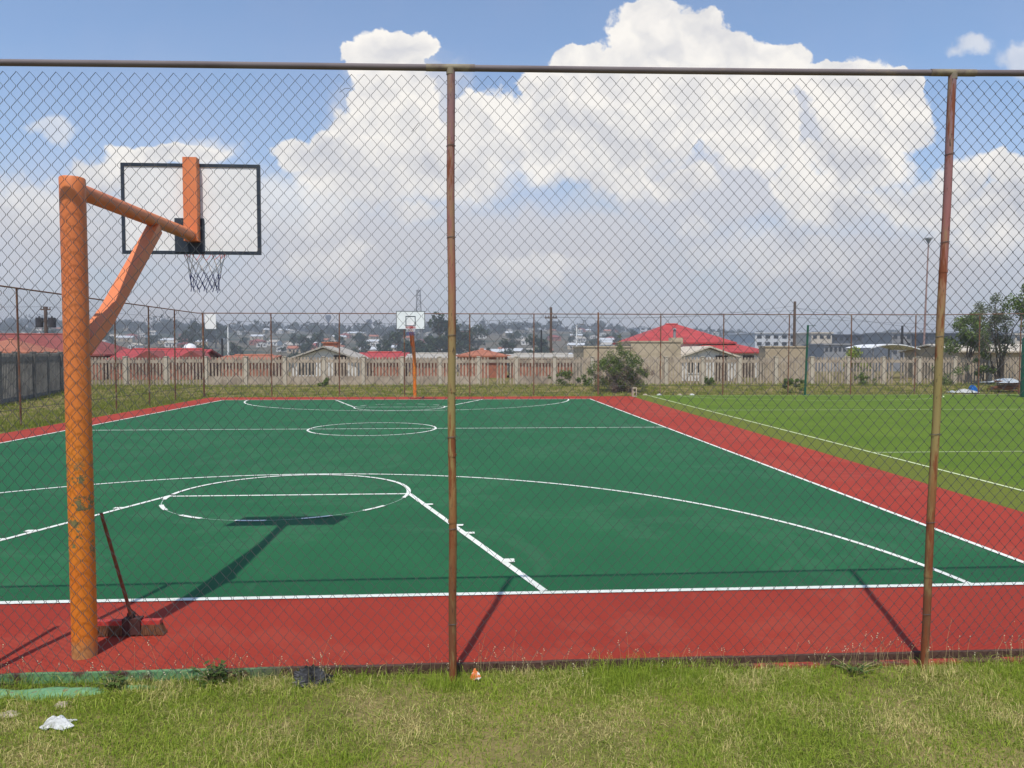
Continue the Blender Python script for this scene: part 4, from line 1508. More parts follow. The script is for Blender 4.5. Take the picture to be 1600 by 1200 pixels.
house('house', x0, x1, 53, 60, -0.1, ze, at(1146, 533, 56.5).z, 'hip', M['plaster'], M['redtile'], 'lower wing with red hipped roof right of the pyramid roof', GB)
x0, x1, ze, zr = hx_(1066, 1148, 543, 557, 46)
house('house', x0, x1, 46, 52, -0.1, ze, zr, 'gable_front', M['plaster'], M['creamroof'], 'white cottage with cream gable roof below the big red roof', GB)
x0, x1, ze, zr = hx_(1196, 1262, 543, 543, 46)
house('building', x0, x1, 46, 47.2, -0.1, ze, ze, 'flat', M['tanwall'], M['tanwall'], 'tan flat building behind the wall left of the green post', GB, front=False)
x0, x1, ze, zr = hx_(1500, 1640, 541, 558, 46)
house('building', x0, x1, 46, 53, -0.1, ze + 0.4, at(1570, 540, 49.5).z, 'gable_side', M['beige'], M['creamroof'], 'cream building behind the bare tree at the right picture edge', GB, front=False)
# carport at 1350-1430
a, b = at(1350, 543, 50), at(1426, 548, 50)
cp = empty('carport', ((a.x + b.x) / 2, 50, -0.1), 'white curved carport roof rising above the wall left of the right post', 'carport')
m_ = MB()
for i in range(12):
    t0_, t1_ = i / 12, (i + 1) / 12
    f2 = lambda t_: (a.x + (b.x - a.x) * t_, a.z - 0.35 + 0.55 * math.sin(PI * (0.15 + 0.75 * t_)))
    p_, q_ = f2(t0_), f2(t1_)
    m_.add([(p_[0], 49, p_[1]), (q_[0], 49, q_[1]), (q_[0], 53, q_[1]), (p_[0], 53, p_[1]), (p_[0], 49, p_[1] + .08), (q_[0], 49, q_[1] + .08), (q_[0], 53, q_[1] + .08), (p_[0], 53, p_[1] + .08)],
           [(3, 2, 1, 0), (4, 5, 6, 7), (0, 1, 5, 4), (2, 3, 7, 6)])
m_.build('roof', M['white'], cp)
for x in (a.x + 0.3, b.x - 0.3):
    for y in (49.2, 52.8):
        p_ = MB()
        p_.tube([(x, y, -0.3), (x, y, a.z - 0.1)], 0.06, 6)
        p_.build('post', M['steel'], cp)


# ------------------------------------------------------------------ trees
def leafcloud(n_, cents, rads, size, seed, flat=0.85, wide=0.5):
    g_ = np.random.default_rng(seed)
    cents = np.array(cents, float)
    rads = np.array(rads, float)
    pr = rads ** 2 / (rads ** 2).sum()
    ci = g_.choice(len(cents), n_, p=pr)
    d = g_.normal(size=(n_, 3))
    d /= np.linalg.norm(d, axis=1)[:, None]
    rr = g_.random(n_) ** 0.45
    c = cents[ci] + d * (rads[ci] * rr)[:, None] * np.array([1, 1, flat])
    nrm = g_.normal(size=(n_, 3)) * 0.8 + d * 0.8
    nrm /= np.linalg.norm(nrm, axis=1)[:, None]
    a = np.cross(nrm, g_.normal(size=(n_, 3)))
    a /= np.linalg.norm(a, axis=1)[:, None]
    b = np.cross(nrm, a)
    s = size * g_.uniform(0.55, 1.3, n_)
    V = np.stack([c - a * s[:, None], c + b * (s * wide)[:, None], c + a * s[:, None], c - b * (s * wide)[:, None]], 1)
    F_ = np.arange(n_ * 4).reshape(-1, 4)
    return V.reshape(-1, 3), F_, g_.random(n_)


def tree_parts(root, h, cr, trunk_h, nclump, nleaf, leaf, seed, mleaf, squash=0.8, limbs=5, wide=0.5):
    g_ = random.Random(seed)
    o = root.location
    m_ = MB()
    top = Vector((g_.uniform(-.05, .05) * h, 0, trunk_h))
    m_.tube([o, o + top * 0.5 + Vector((0.02 * h, 0, 0)), o + top], [0.035 * h, 0.026 * h, 0.02 * h], 8)
    cents, rads = [], []
    for i in range(nclump):
        a = g_.uniform(0, 2 * PI)
        rr = cr * (g_.random() ** 0.6) * 0.75
        zc = trunk_h + (h - trunk_h) * g_.uniform(0.18, 0.84)
        k = 1 - 0.45 * abs((zc - trunk_h) / (h - trunk_h) - 0.4)
        cents.append((o.x + math.cos(a) * rr * k, o.y + math.sin(a) * rr * k, o.z + zc))
        rads.append(cr * g_.uniform(0.22, 0.42))
    for i in range(limbs):
        c = Vector(cents[i])
        s_ = o + top * g_.uniform(0.55, 1.0)
        m_.tube([s_, s_.lerp(c, 0.5) + Vector((0, 0, 0.05 * h)), c], [0.014 * h, 0.009 * h, 0.003 * h], 5)
    m_.build('trunk', M['bark'], root)
    V, F_, tn = leafcloud(nleaf, cents, rads, leaf, seed, squash, wide)
    np_mesh('crown', V, F_, mleaf, root, tint=tn)


def tree(name, loc, h, cr, th, nc, nl, leaf, seed, ml, label, group=None, **k):
    root = empty(name, loc, label, 'tree', group)
    tree_parts(root, h, cr, th, nc, nl, leaf, seed, ml, **k)
    return root


# right hand trees by the wall
a = at(1512, 600, 43)
tree('tree', (a.x, 43, -0.1), 5.4, 1.7, 1.5, 18, 6500, 0.08, 21, M['leaf'], 'green leafy tree rising over the wall just right of the right post', wide=0.55)
a = at(1563, 600, 38.5)
root = empty('tree', (a.x, 38.5, -0.06), 'thin grey branched tree leaning in front of the wall at right', 'tree')
g = random.Random(3)
m_ = MB()
cents, rads = [], []
for i in range(9):
    ang = g.uniform(-0.75, 0.62)
    L_ = g.uniform(3.6, 5.6)
    p0 = Vector((a.x + g.uniform(-.15, .15), 38.5, -0.1))
    p1 = p0 + Vector((math.sin(ang) * L_ * 0.25, g.uniform(-.4, .4), L_ * 0.35))
    p2 = p0 + Vector((math.sin(ang) * L_ * 0.7, g.uniform(-.8, .8), L_ * 0.72))
    p3 = p0 + Vector((math.sin(ang) * L_ * 0.9, g.uniform(-1, 1), L_ * 0.98))
    m_.tube([p0, p1, p2, p3], [0.07, 0.05, 0.028, 0.01], 6)
    for k in range(7):
        s_ = p1.lerp(p3, g.uniform(0.15, 1))
        e_ = s_ + Vector((g.uniform(-.8, .8), g.uniform(-.6, .6), g.uniform(0.1, 0.9)))
        m_.tube([s_, e_], [0.014, 0.004], 4)
        cents.append(tuple(e_))
        rads.append(g.uniform(0.22, 0.48))
m_.build('trunk', M['bark'], root)
V, F_, tn = leafcloud(5500, cents, rads, 0.060, 5)
np_mesh('crown', V, F_, M['leaf_grey'], root, tint=tn)
a = at(1625, 600, 36)
tree('tree', (a.x, 36, -0.06), 6.8, 2.0, 2.9, 18, 6500, 0.085, 31, M['leaf'], 'dark tree overhanging the right picture edge behind the fence')
a = at(1537, 575, 39)
tree('sapling', (a.x, 39, -0.06), 2.6, 0.75, 0.5, 9, 1300, 0.07, 33, M['leaf'], 'small green sapling against the wall below the thin grey tree')

# large bush by the far court corner
a = at(968, 600, 34.3)
bush = empty('bush', (a.x, 34.3, -0.06), 'tall wild bush with brown woody base behind the far court corner', 'bush')
g = random.Random(8)
cents, rads, tc_, tr_ = [], [], [], []
for i in range(64):
    x = g.gauss(0, 0.62)
    z = g.uniform(0.5, 2.55) * max(0.3, 1 - abs(x) * 0.33)
    cents.append((a.x + x, 34.3 + g.gauss(0, 0.5), z))
    rads.append(g.uniform(0.14, 0.32))
for z in (2.2, 2.5, 2.8, 3.1):
    cents.append((a.x + 0.02 + g.uniform(-.1, .1), 34.3, z))
    rads.append(0.17 if z < 2.7 else 0.10)
for k_ in range(12):
    cents.append((a.x + g.choice((-1, 1)) * g.uniform(1.1, 1.7), 34.3 + g.gauss(0, .4), g.uniform(0.7, 1.5)))
    rads.append(g.uniform(0.12, 0.24))
V, F_, tn = leafcloud(13000, cents, [r_ * 1.25 for r_ in rads], 0.045, 9, 1.0)
np_mesh('foliage', V, F_, M['leaf'], bush, tint=tn)
for i in range(36):
    x = g.gauss(0, 0.62)
    tc_.append((a.x + x, 34.2 + g.gauss(0, 0.4), g.uniform(0.1, 1.25)))
    tr_.append(g.uniform(0.2, 0.4))
V, F_, tn = leafcloud(5200, tc_, tr_, 0.11, 10, 1.0, wide=0.09)
np_mesh('twigs', V, F_, M['twig'], bush, tint=tn)
m_ = MB()
for i in range(22):
    p_ = Vector((a.x + g.uniform(-.3, .3), 34.3, -0.1))
    q_ = Vector(g.choice(cents))
    m_.tube([p_, p_.lerp(q_, .5) + Vector((0, 0, .1)), q_], [0.022, 0.014, 0.005], 5)
m_.build('stems', M['bark'], bush)
for px, py, Y, s, lab in ((878, 590, 38.6, 0.55, 'small green shrub before the wall left of the wild bush'), (918, 596, 38.2, 0.42, 'low green shrub touching the left side of the wild bush'),
                          (505, 602, 38.8, 0.33, 'low clump of weeds before the wall under the white gable house'), (1108, 604, 38.8, 0.35, 'low weeds at the wall foot below the red roofs'),
                          (1243, 607, 33.2, 0.40, 'dark low bush at the foot of the green post'), (1350, 585, 39.2, 0.5, 'creeper climbing the wall between two right hand panels'),
                          (1482, 590, 39.0, 0.8, 'bushy shrub behind the right post before the wall')):
    c = at(px, py, Y)
    r_ = empty('shrub', (c.x, Y, -0.06), lab, 'shrub')
    cs = [(c.x + g.gauss(0, s * 0.7), Y + g.gauss(0, s * 0.4), g.uniform(0.05, s * 1.8)) for _ in range(14)]
    V, F_, tn = leafcloud(900, cs, [s * g.uniform(.25, .5) for _ in cs], 0.06, int(px), 0.9)
    np_mesh('foliage', V, F_, M['leaf'], r_, tint=tn)
    m_ = MB()
    for q_ in cs[:6]:
        m_.tube([(c.x, Y, -0.1), q_], [0.014, 0.004], 4)
    m_.build('stems', M['bark'], r_)

# hollow concrete block
a = at(991, 612, 29.6)
m_ = MB()
zb = -0.02
for dx in (-0.085, 0.085):
    m_.box((a.x + dx, 29.6, 0.24), (0.05, 0.24, 0.46))
for z in (0.035, 0.24, 0.445):
    m_.box((a.x, 29.6, z), (0.12, 0.24, 0.05))
tag(m_.build('concrete_block', M['stone'], origin=(a.x, 29.6, 0.0)), 'hollow concrete block standing upright at the far corner of the red surround', 'block')

# green goal post and green tank
a = at(1261, 560, 30.9)
gp = empty('net_post', (a.x, 30.9, -0.02), 'tall thin dark green post at the far side of the turf', 'post')
m_ = MB()
m_.tube([(a.x - 0.08, 30.9, -0.05), (a.x + 0.02, 30.9, at(1261, 508, 30.9).z)], 0.055, 12)
m_.build('pole', M['greenpaint'], gp, smooth=True)
m_ = MB()
zt_ = at(1261, 509, 30.9).z
m_.tube([(a.x, 30.9, zt_), (a.x + 0.45, 30.9, zt_ + 0.01)], 0.012, 6)
m_.build('hook', M['greenpaint'], gp)
m_ = MB()
m_.box((a.x - 0.03, 30.9, 0.0), (0.3, 0.3, 0.04))
m_.build('base_plate', M['greenpaint'], gp)
a = at(1600, 570, 28.5)
gt = empty('padded_post', (a.x + 0.12, 28.5, -0.02), 'thick dark green padded post at the right picture edge', 'post')
m_ = MB()
zt_ = at(1600, 527, 28.5).z
m_.tube([(a.x + 0.12, 28.5, -0.05), (a.x + 0.12, 28.5, zt_ - 0.1), (a.x + 0.12, 28.5, zt_)], [0.22, 0.22, 0.16], 16)
m_.build('padding', M['greenpaint'], gt, smooth=True)
m_ = MB()
m_.tube([(a.x + 0.12, 28.5, zt_), (a.x + 0.12, 28.5, 5.2)], 0.03, 8)
m_.build('pole', M['mast'], gt, smooth=True)

# rubbish by the far fence
a = at(1575, 605, 33.5)
sp = empty('scrap_heap', (a.x, 33.5, -0.06), 'heap of brown boards under a grey tarpaulin by the right fence', 'scrap heap')
m_ = MB()
for i in range(7):
    m_.box((a.x + g.uniform(-.25, .25), 33.5 + g.uniform(-.2, .2), 0.08 + i * 0.075), (1.5, 0.5, 0.06), M=Matrix.Rotation(g.uniform(-.25, .25), 3, 'Z') @ Matrix.Rotation(g.uniform(-.14, .14), 3, 'Y'))
m_.build('boards', M['browncrate'], sp)
o = crumple('tarpaulin', (a.x, 33.5, 0.50), (1.8, 1.3, 0.30), M['tarp'], None, None, 5)
o.parent = sp
o.location = Vector((a.x, 33.5, 0.50)) - sp.location
a = at(1511, 610, 32.6)
crumple('plastic_sheet', (a.x, 32.6, -0.03), (1.3, 0.5, 0.28), M['plastic'], 'white plastic sheet lying by the far fence near the right post', 'litter', 6)
a = at(1520, 603, 33.0)
lump('blue_bag', a.x, 33.0, -0.05, 0.25, 0.2, 0.40, M['bluebag'], 'blue plastic bag beside the white plastic sheet', 'litter', 9, 0.2)
a = at(1488, 606, 33.2)
crumple('plastic_litter', (a.x, 33.2, -0.02), (0.6, 0.4, 0.1), M['tarp'], 'flat grey plastic scrap left of the blue bag', 'litter', 16)
for i, (px, py, lab) in enumerate(((1030, 614, 'white scrap of litter on the grass below the red pyramid roof'), (1081, 611, 'small white litter on the grass right of the hollow block'), (1062, 614, 'tiny pale stone at the turf edge'), (1008, 613, 'pale stone just right of the hollow block'))):
    a = at(px, py, 31.2)
    lump('stone', a.x, 31.2, -0.05, 0.13, 0.09, 0.10, M['stone'] if i > 1 else M['plastic'], lab, 'stone' if i > 1 else 'litter', 20 + i, 0.2)


# ------------------------------------------------------------------ poles, masts, wires
def upole(px, ytop, Y, r_, mat, label, cross=None, tr=False, base_z=None, name='utility_pole'):
    t_ = at(px, ytop, Y)
    zb_ = ground_z(t_.x, Y) if base_z is None else base_z
    root = empty(name, (t_.x, Y, zb_), label, 'utility pole')
    m_ = MB()
    m_.tube([(t_.x, Y, zb_ - 0.3), (t_.x, Y, t_.z)], [r_ * 1.25, r_], 8)
    m_.build('pole', mat, root, smooth=True)
    if cross:
        c_ = MB()
        for (dz, w_) in cross:
            c_.box((t_.x, Y, t_.z - dz), (w_, 0.12, 0.10))
            for k in (-0.45, -0.2, 0.2, 0.45):
                c_.tube([(t_.x + w_ * k, Y, t_.z - dz + 0.05), (t_.x + w_ * k, Y, t_.z - dz + 0.22)], 0.04, 6)
        c_.build('crossarm', M['wood'], root)
    if tr:
        for k in (-0.52, 0.50):
            c_ = MB()
            c_.tube([(t_.x + k, Y, t_.z - 1.75), (t_.x + k, Y, t_.z - 0.95)], 0.30, 12)
            c_.tube([(t_.x + k, Y, t_.z - 0.95), (t_.x + k, Y, t_.z - 0.8)], [0.1, 0.06], 8)
            c_.build('transformer', M['dark'], root, smooth=True)
        c_ = MB()
        c_.box((t_.x, Y, t_.z - 1.2), (1.5, 0.15, 0.12))
        c_.build('bracket', M['dark'], root)
    return t_


wp1 = upole(71, 479, 58, 0.13, M['wood'], 'timber power pole carrying dark transformers above the dark red roof', [(0.25, 0.8)], True)
wp2 = upole(861, 480, 62, 0.11, M['wood'], 'timber power pole with one crossarm left of the wild bush', [(1.0, 1.1)])
upole(846, 515, 75, 0.09, M['dark'], 'thin dark pole standing just left of the crossarm pole')
wp3 = upole(1242, 471, 60, 0.12, M['wood'], 'bare timber pole just left of the green net post')
wp4 = upole(1410, 509, 66, 0.11, M['dark'], 'short dark pole with a sloping stay left of the right post')
m_ = MB()
a, b = at(1412, 527, 66), at(1430, 551, 66)
m_.tube([a, b], 0.06, 6)
tag(m_.build('stay_pole', M['dark'], origin=b), 'dark stay sloping down from the short dark pole', 'pole')
upole(347, 529, 70, 0.10, M['dark'], 'dark bare stump pole behind the wall near the white board')
wires = MB()


def wire(a, b, sag, r_=0.012):
    a, b = Vector(a), Vector(b)
    wires.tube([a.lerp(b, i / 14) - Vector((0, 0, sag * 4 * (i / 14) * (1 - i / 14))) for i in range(15)], r_, 4, cap=False)


L0 = Vector((-60, 50, wp1.z + 0.8))
wire(L0, wp1, 0.5)
wire(wp1, Vector((wp2.x, 62, wp2.z - 0.9)), 1.0)
wire(Vector((wp2.x, 62, wp2.z - 0.9)), wp3 - Vector((0, 0, .8)), 0.35)
wire(Vector((wp2.x - .4, 62, wp2.z - 0.9)), wp3 - Vector((0, 0, .4)), 0.5)
wire(wp3 - Vector((0, 0, .6)), at(1600, 525, 66), 0.5)
wire(wp3 - Vector((0, 0, .6)), at(1640, 500, 70), 0.3)
wire(at(1140, 487, 60), at(1600, 508, 60), 0.35)
tag(wires.build('power_lines', M['dark']), 'thin overhead power lines strung between the timber poles', 'power line')


def lightpole(px, ytop, ybase, Y, mat, label, head=True, r_=0.09):
    t_ = at(px, ytop, Y)
    zb_ = ground_z(t_.x, Y)
    root = empty('street_lamp', (t_.x, Y, zb_), label, 'street lamp')
    m_ = MB()
    m_.tube([(t_.x, Y, zb_), (t_.x, Y, t_.z)], [r_ * 1.3, r_ * 0.8], 8)
    m_.build('pole', mat, root, smooth=True)
    if head:
        h_ = MB()
        h_.tube([(t_.x, Y, t_.z), (t_.x + 0.5, Y, t_.z + 0.12), (t_.x + 1.0, Y, t_.z + 0.12)], [0.05, 0.05, 0.09], 6)
        h_.build('lamp_head', M['steel'], root)
    return root


lightpole(901, 508, 550, 95, M['white'], 'slim white lamp post left of the beige outbuilding', r_=0.11)
lightpole(356, 507, 560, 95, M['white'], 'white lamp post right of the blank white board', r_=0.11)
lightpole(216, 506, 540, 160, M['steel'], 'grey lamp post with short arm behind the bright red roof', r_=0.13)
lightpole(500, 536, 550, 60, M['white'], 'thin white aerial pole left of the white gable house', head=False, r_=0.03)
# floodlight mast
t_ = at(1451, 372, 130)
zb_ = ground_z(t_.x, 130)
fm = empty('floodlight_mast', (t_.x, 130, zb_), 'very tall reddish floodlight mast left of the right post', 'floodlight mast')
m_ = MB()
m_.tube([(t_.x - 0.6, 130, zb_), (t_.x, 130, t_.z - 0.6)], [0.24, 0.11], 10)
m_.build('pole', M['mast'], fm, smooth=True)
m_ = MB()
m_.tube([(t_.x, 130, t_.z - 1.0), (t_.x, 130, t_.z - 0.2), (t_.x, 130, t_.z)], [0.16, 0.55, 0.6], 12)
for k in range(6):
    a_ = k * PI / 3
    m_.box((t_.x + 0.55 * math.cos(a_), 130 + 0.55 * math.sin(a_), t_.z - 0.1), (0.28, 0.28, 0.25))
m_.build('lamp_cluster', M['steel'], fm)


# lattice pylon
def lattice(px, ytop, ybase, Y, w0, w1, label):
    t_ = at(px, ytop, Y)
    zb_ = ground_z(t_.x, Y)
    root = empty('lattice_pylon', (t_.x, Y, zb_), label, 'pylon')
    legs, br = MB(), MB()
    H = t_.z - zb_
    n_ = 12
    corner = lambda k, t: Vector((t_.x + (w0 + (w1 - w0) * t) * (1, -1, -1, 1)[k] / 2, Y + (w0 + (w1 - w0) * t) * (1, 1, -1, -1)[k] / 2, zb_ + H * t))
    for k in range(4):
        legs.beam(corner(k, 0), corner(k, 1), 0.30, 0.30)
        for i in range(n_):
            a_, b_2 = corner(k, i / n_), corner((k + 1) % 4, (i + 1) / n_)
            c_, d_ = corner((k + 1) % 4, i / n_), corner(k, (i + 1) / n_)
            br.beam(a_, b_2, 0.14, 0.14)
            br.beam(c_, d_, 0.14, 0.14)
            br.beam(d_, b_2, 0.12, 0.12)
    legs.build('legs', M['steel'], root)
    br.build('bracing', M['steel'], root)
    c_ = MB()
    for k in range(2):
        z = t_.z - 0.5 - 2.5 * k
        c_.tube([(t_.x + 1.4 * math.cos(i * PI / 6), Y + 1.4 * math.sin(i * PI / 6), z) for i in range(12)], 0.15, 5, closed=True)
    c_.tube([(t_.x, Y, t_.z), (t_.x, Y, t_.z + 1.5)], 0.12, 5)
    c_.build('top_ring', M['steel'], root)


lattice(654, 453, 520, 420, 4.8, 1.7, 'grey lattice pylon above the far backboard')


# ------------------------------------------------------------------ far buildings on the right
def block(px0, px1, yt, yb, Y, dep, mat, label, rows=1, nwin=8, roofm=None):
    a, b = at(px0, yt, Y), at(px1, yt, Y)
    zb_ = min(ground_z(a.x, Y), ground_z(b.x, Y)) - 0.5
    root = empty('building', ((a.x + b.x) / 2, Y + dep / 2, zb_), label, 'building', 'large buildings across the valley')
    m_ = MB()
    m_.box(((a.x + b.x) / 2, Y + dep / 2, (a.z + zb_) / 2), (b.x - a.x, dep, a.z - zb_))
    m_.build('wall', mat, root)
    r_ = MB()
    r_.box(((a.x + b.x) / 2, Y + dep / 2, a.z + 0.25), (b.x - a.x + 1, dep + 1, 0.5))
    r_.build('roof', roofm or mat, root)
    for j in range(rows):
        for i in range(nwin):
            w_ = MB()
            x = a.x + (i + 0.5) * (b.x - a.x) / nwin
            z = a.z - 1.4 - 2.9 * j
            w_.box((x, Y - 0.05, z), ((b.x - a.x) / nwin * 0.55, 0.2, 1.3))
            w_.build('window', M['glassdark'], root)
    return root


block(1180, 1297, 521, 545, 300, 30, M['whiteblock'], 'long pale blue white building left of the cream block, across the valley', 2, 9)
block(1268, 1300, 521, 545, 285, 20, M['creamroof'], 'cream end block beside the long pale building', 1, 3)
block(1300, 1378, 524, 545, 310, 30, M['grime'], 'long dark low factory right of the cream end block', 1, 8)
block(1378, 1392, 521, 548, 290, 12, M['greyblock'], 'narrow grey tower block between the dark factory and the wide grey one', 3, 2)
block(1394, 1445, 521, 552, 270, 20, M['greyblock'], 'wide grey concrete building behind the short dark pole', 3, 5)
block(1450, 1590, 522, 540, 260, 30, M['grime'], 'dark long factory hall behind the green leafy tree', 1, 12)
block(1586, 1640, 523, 545, 255, 20, M['creamroof'], 'cream warehouse at the right edge beyond the factory hall', 1, 4)
block(1000, 1075, 512, 522, 700, 40, M['whiteblock'], 'pale building partly hidden by the big red roof, far away', 2, 8)
block(1150, 1215, 521, 530, 520, 30, M['whiteblock'], 'small white office building left of the long pale building', 2, 7)
block(1288, 1330, 539, 548, 230, 15, M['greyblock'], 'low grey shed in front of the dark low factory', 1, 6)


# water towers on the ridge
def wtower(px, yt, Y, label):
    a = at(px, yt, Y)
    zb_ = ground_z(a.x, Y)
    root = empty('water_tower', (a.x, Y, zb_), label, 'water tower')
    m_ = MB()
    m_.tube([(a.x, Y, zb_), (a.x, Y, a.z - 9)], [1.6, 1.3], 8)
    m_.build('shaft', M['grime'], root)
    m_ = MB()
    m_.tube([(a.x, Y, a.z - 10), (a.x, Y, a.z - 6), (a.x, Y, a.z - 2), (a.x, Y, a.z)], [1.5, 4.2, 4.5, 3], 12)
    m_.build('tank', M['grime'], root, smooth=True)


wtower(513, 492, 1150, 'dark mushroom water tower on the ridge above the white gable house')
wtower(577, 499, 1180, 'small dark water tower on the ridge left of the far backboard')
wtower(13, 498, 1120, 'narrow water tower on the ridge at the left picture edge')
a = at(40, 500, 1100)
block(36, 45, 500, 520, 1100, 12, M['whiteblock'], 'pale high rise on the ridge near the left picture edge', 4, 3)
block(48, 56, 503, 520, 1120, 12, M['greyblock'], 'grey high rise right of the pale one on the ridge', 4, 3)

# ------------------------------------------------------------------ far trees: prototypes then copies
protos = []
for i, (h, cr, th, nl, sq, lab) in enumerate(((10, 5.0, 2.0, 700, 0.8, 'rounded dark green tree on the far hillside'), (13, 4.2, 2.5, 700, 1.0, 'tall narrow crowned tree on the far hillside'),
                                               (7, 4.5, 1.2, 500, 0.7, 'low spreading tree on the far hillside'), (15, 6.5, 3.0, 900, 0.85, 'big broad tree on the far hillside'))):
    protos.append((lab, tree('tree', (0, 0, 0), h, cr, th, 15, nl, 0.55, 50 + i, M['leaf_far'], lab, 'trees on the far hillside', limbs=4, wide=0.6), h))
used = [False] * 4


seen_labels = set()


def place_tree(k, px, Y, s, label=None):
    d = at(px, 540, Y)
    for k in [k] + [3, 0, 1, 2]:
        if far_label(protos[k][0], px, Y) not in seen_labels:
            break
    else:
        return None
    seen_labels.add(far_label(protos[k][0], px, Y))
    lab, pr, h = protos[k]
    if used[k]:
        o = copy_tree(pr)
    else:
        o = pr
        used[k] = True
    o.location = (d.x, Y, ground_z(d.x, Y) - 0.4)
    o.rotation_euler = (0, 0, random.uniform(0, 6.28))
    o['label'] = far_label(lab, px, Y)
    o.scale = (s * random.uniform(0.9, 1.15), s * random.uniform(0.9, 1.15), s * random.uniform(0.85, 1.1))
    return o


LM = [(-999, 'off the left edge'), (-10, 'above the dark red roof'), (95, 'behind the orange pole'), (165, 'above the bright red roof'), (240, 'left of the white board'),
      (318, 'under the white board'), (345, 'right of the white board'), (430, 'left of the white gable'), (480, 'above the white gable'), (560, 'right of the white gable'),
      (615, 'behind the far backboard'), (665, 'right of the far backboard'), (697, 'behind the middle post'), (716, 'right of the middle post'), (800, 'left of the crossarm pole'), (870, 'right of the crossarm pole'),
      (930, 'above the wild bush'), (1000, 'behind the pyramid roof'), (1140, 'right of the pyramid roof'), (1200, 'left of the green post'), (1265, 'right of the green post'),
      (1340, 'above the carport'), (1430, 'beside the floodlight mast'), (1490, 'behind the green leafy tree'), (1545, 'behind the thin grey tree'), (1600, 'off the right edge')]


def far_label(lab, px, Y):
    lm = [t_ for x_, t_ in LM if x_ <= px][-1]
    band = 'low in valley' if Y < 380 else 'lower slope' if Y < 560 else 'midway up' if Y < 760 else 'high up' if Y < 950 else 'near crest'
    return lab.replace(' on the far hillside', '') + ' ' + band + ', ' + lm


random.seed(21)
cnt = 0
for i in range(420):
    Y = 260 + 800 * random.random() ** 0.75
    px = random.uniform(-120, 1720)
    k = random.choice((0, 0, 1, 2, 2, 3))
    place_tree(k, px, Y, random.uniform(0.55, 1.0) * (0.8 if px > 1000 else 1.0))
# groves behind the far hoop and left of the bush
for px, Y, s in ((600, 330, 0.9), (625, 350, 1.1), (612, 310, .8), (650, 340, 1.05), (675, 330, 1.1), (690, 320, 1.25), (700, 350, 1.1), (585, 350, .8), (640, 300, .8), (668, 300, .85),
                 (715, 340, 1.0), (560, 380, .8), (745, 420, 1.15), (728, 430, 1.1), (440, 420, .9), (465, 430, .85), (300, 480, 1.1), (320, 490, 1.2), (338, 500, 1.0), (285, 500, .9)):
    place_tree(random.choice((0, 3, 3)), px, Y, s * 1.25)
for px, Y, s in ((830, 190, .8), (850, 200, .9), (872, 180, .95), (888, 185, .85), (905, 190, .9), (922, 180, .95), (940, 190, .9), (955, 185, .7), (862, 170, .7), (898, 165, .75), (932, 165, .7),
                 (800, 230, .7), (780, 240, .6), (1310, 200, .6), (1345, 210, .8), (1360, 205, .7), (1325, 180, .5), (1440, 190, .7), (1470, 190, .8), (1495, 180, .8), (1420, 175, .5), (1520, 170, .6),
                 (1230, 230, .5), (1215, 240, .5), (140, 150, .7), (165, 150, .6), (190, 170, .5)):
    place_tree(random.choice((0, 2, 3)), px, Y, s * 0.8)
# the yellow flowering shrub behind the wall
c = at(1335, 552, 46)
tree('shrub', (c.x, 46, -0.1), 2.75, 1.5, 0.6, 12, 1600, 0.09, 71, M['blade'], 'yellow green flowering shrub rising over the wall left of the carport', limbs=5)
c = at(1600, 555, 42)
# ridge woodland as one mass
g = np.random.default_rng(5)
Vs, Fs, Ts = [], [], []
off = 0
for i in range(330):
    px = -160 + 1920 * (i + g.random()) / 210 if i < 210 else g.uniform(-100, 900) if i < 300 else g.uniform(900, 1700)
    Y = g.uniform(1020, 1190) if i < 210 else g.uniform(800, 1020)
    d = at(px, 540, Y)
    z = ground_z(d.x, Y)
    hh = g.uniform(7, 15) * (0.6 if px > 950 else 1.0)
    if g.random() < 0.10:
        hh *= 1.5
    nc = 6
    cs = [(d.x + g.normal(0, 5.5), Y + g.normal(0, 4), z + hh * g.uniform(0.15, 0.8)) for _ in range(nc)]
    V, F_, tn = leafcloud(170, cs, [hh * 0.32] * nc, 1.5, 100 + i, 0.9, wide=0.7)
    Vs.append(V)
    Fs.append(F_ + off)
    Ts.append(tn)
    off += len(V)
tag(np_mesh('woodland', np.concatenate(Vs), np.concatenate(Fs), M['leaf_ridge'], tint=np.concatenate(Ts)), 'dark band of woodland along the crest of the far hill', 'woodland', kind='stuff')


# ------------------------------------------------------------------ far houses: prototypes then copies
def small_house(w, dpt, h, rh, kind, wm, rm, lab):
    root, ro = house('house', -w / 2, w / 2, -dpt / 2, dpt / 2, -1.0, h, h + rh, kind, wm, rm, lab, 'houses on the far hillside', front=False, ov=0.3)
    root.location = (0, 0, 0)
    for ch in root.children:
        ch.location = (0, 0, -1.0)
    for x in (-w * 0.28, w * 0.28):
        w_ = MB()
        w_.box((x, -dpt / 2 - 0.04, 1.4), (1.3, 0.1, 1.1))
        w_.build('window', M['glassdark'], root)
    d_ = MB()
    d_.box((0, -dpt / 2 - 0.04, 1.0), (0.9, 0.1, 2.0))
    d_.build('door', M['darkwood'], root)
    return root


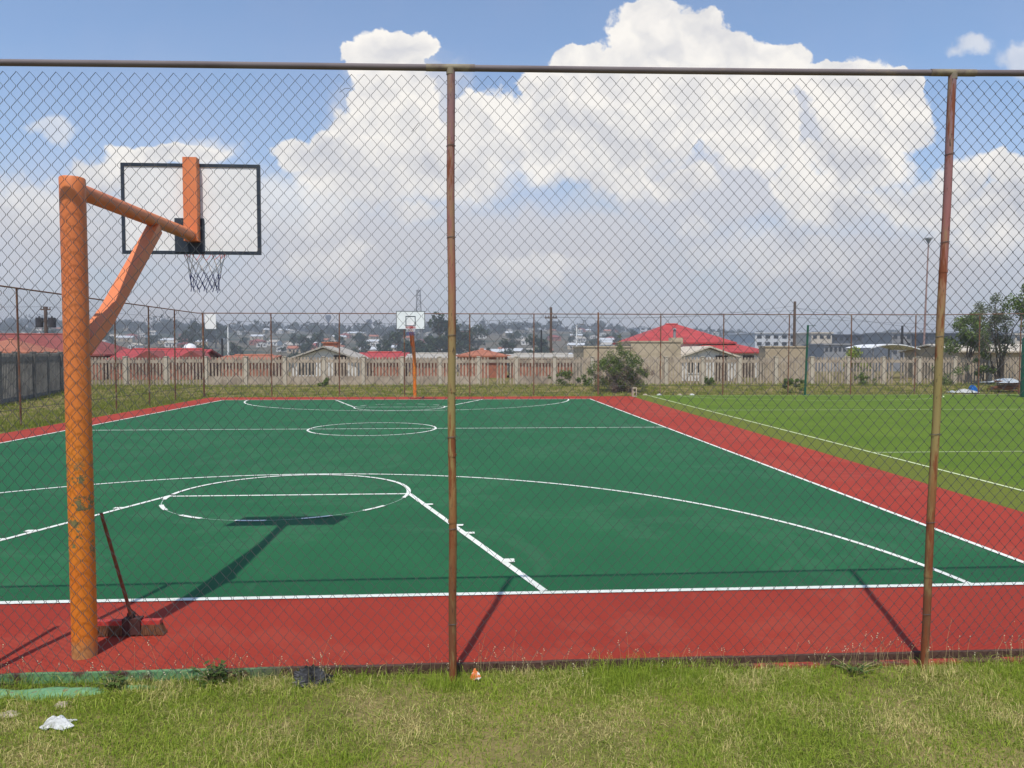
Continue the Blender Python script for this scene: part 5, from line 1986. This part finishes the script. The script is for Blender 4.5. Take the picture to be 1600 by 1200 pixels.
HP = [small_house(9, 7, 2.7, 1.6, 'gable_side', M['plaster'], M['greyroof'], 'small white house with pale grey roof on the far hillside'),
      small_house(8, 7, 2.7, 1.5, 'gable_side', M['tanwall'], M['orangetile'], 'small tan house with orange roof on the far hillside'),
      small_house(10, 8, 2.8, 1.9, 'hip', M['brick'], M['maroon'], 'small brick house with dark red hipped roof on the far hillside'),
      small_house(7, 6, 2.6, 1.2, 'gable_front', M['plaster'], M['creamroof'], 'small white gable fronted house with cream roof on the far hillside'),
      small_house(12, 7, 3.0, 1.5, 'gable_side', M['beige'], M['whiteblock'], 'long beige house with white roof on the far hillside')]
HLAB = [o['label'] for o in HP]
hu = [False] * 5
placed = []
tries = 0
random.seed(33)
while len(placed) < 240 and tries < 5000:
    tries += 1
    Y = 330 + 640 * random.random() ** 0.9
    px = random.uniform(-80, 1680)
    if 1180 < px < 1640 and Y < 420:
        continue
    d = at(px, 540, Y)
    if any((d.x - q[0]) ** 2 + (Y - q[1]) ** 2 < 13 ** 2 for q in placed):
        continue
    k = random.choice((0, 0, 1, 2, 3, 3, 4, 4)) if px < 950 else random.choice((0, 0, 3, 4, 4, 4, 2))
    if far_label(HLAB[k], px, Y) in seen_labels:
        continue
    seen_labels.add(far_label(HLAB[k], px, Y))
    placed.append((d.x, Y))
    if hu[k]:
        o = copy_tree(HP[k])
    else:
        o = HP[k]
        hu[k] = True
    o.location = (d.x, Y, ground_z(d.x, Y))
    o['label'] = far_label(HLAB[k], px, Y)
    o.rotation_euler = (0, 0, random.uniform(-0.5, 0.5))

# ------------------------------------------------------------------ haze
m = bpy.data.materials.new('haze')
m.use_nodes = True
m.node_tree.nodes.clear()
t = NT(m.node_tree)
pv = t.n('ShaderNodeVolumePrincipled', i={'Color': (0.88, 0.90, 0.94, 1), 'Density': 0.00070, 'Anisotropy': 0.2})
om = t.n('ShaderNodeOutputMaterial', i={'Volume': pv.outputs[0]})
mb = MB()
mb.box((0, 1300, 27), (6300, 3500, 80))
tag(mb.build('haze', m), 'pale haze over the valley', kind='stuff')
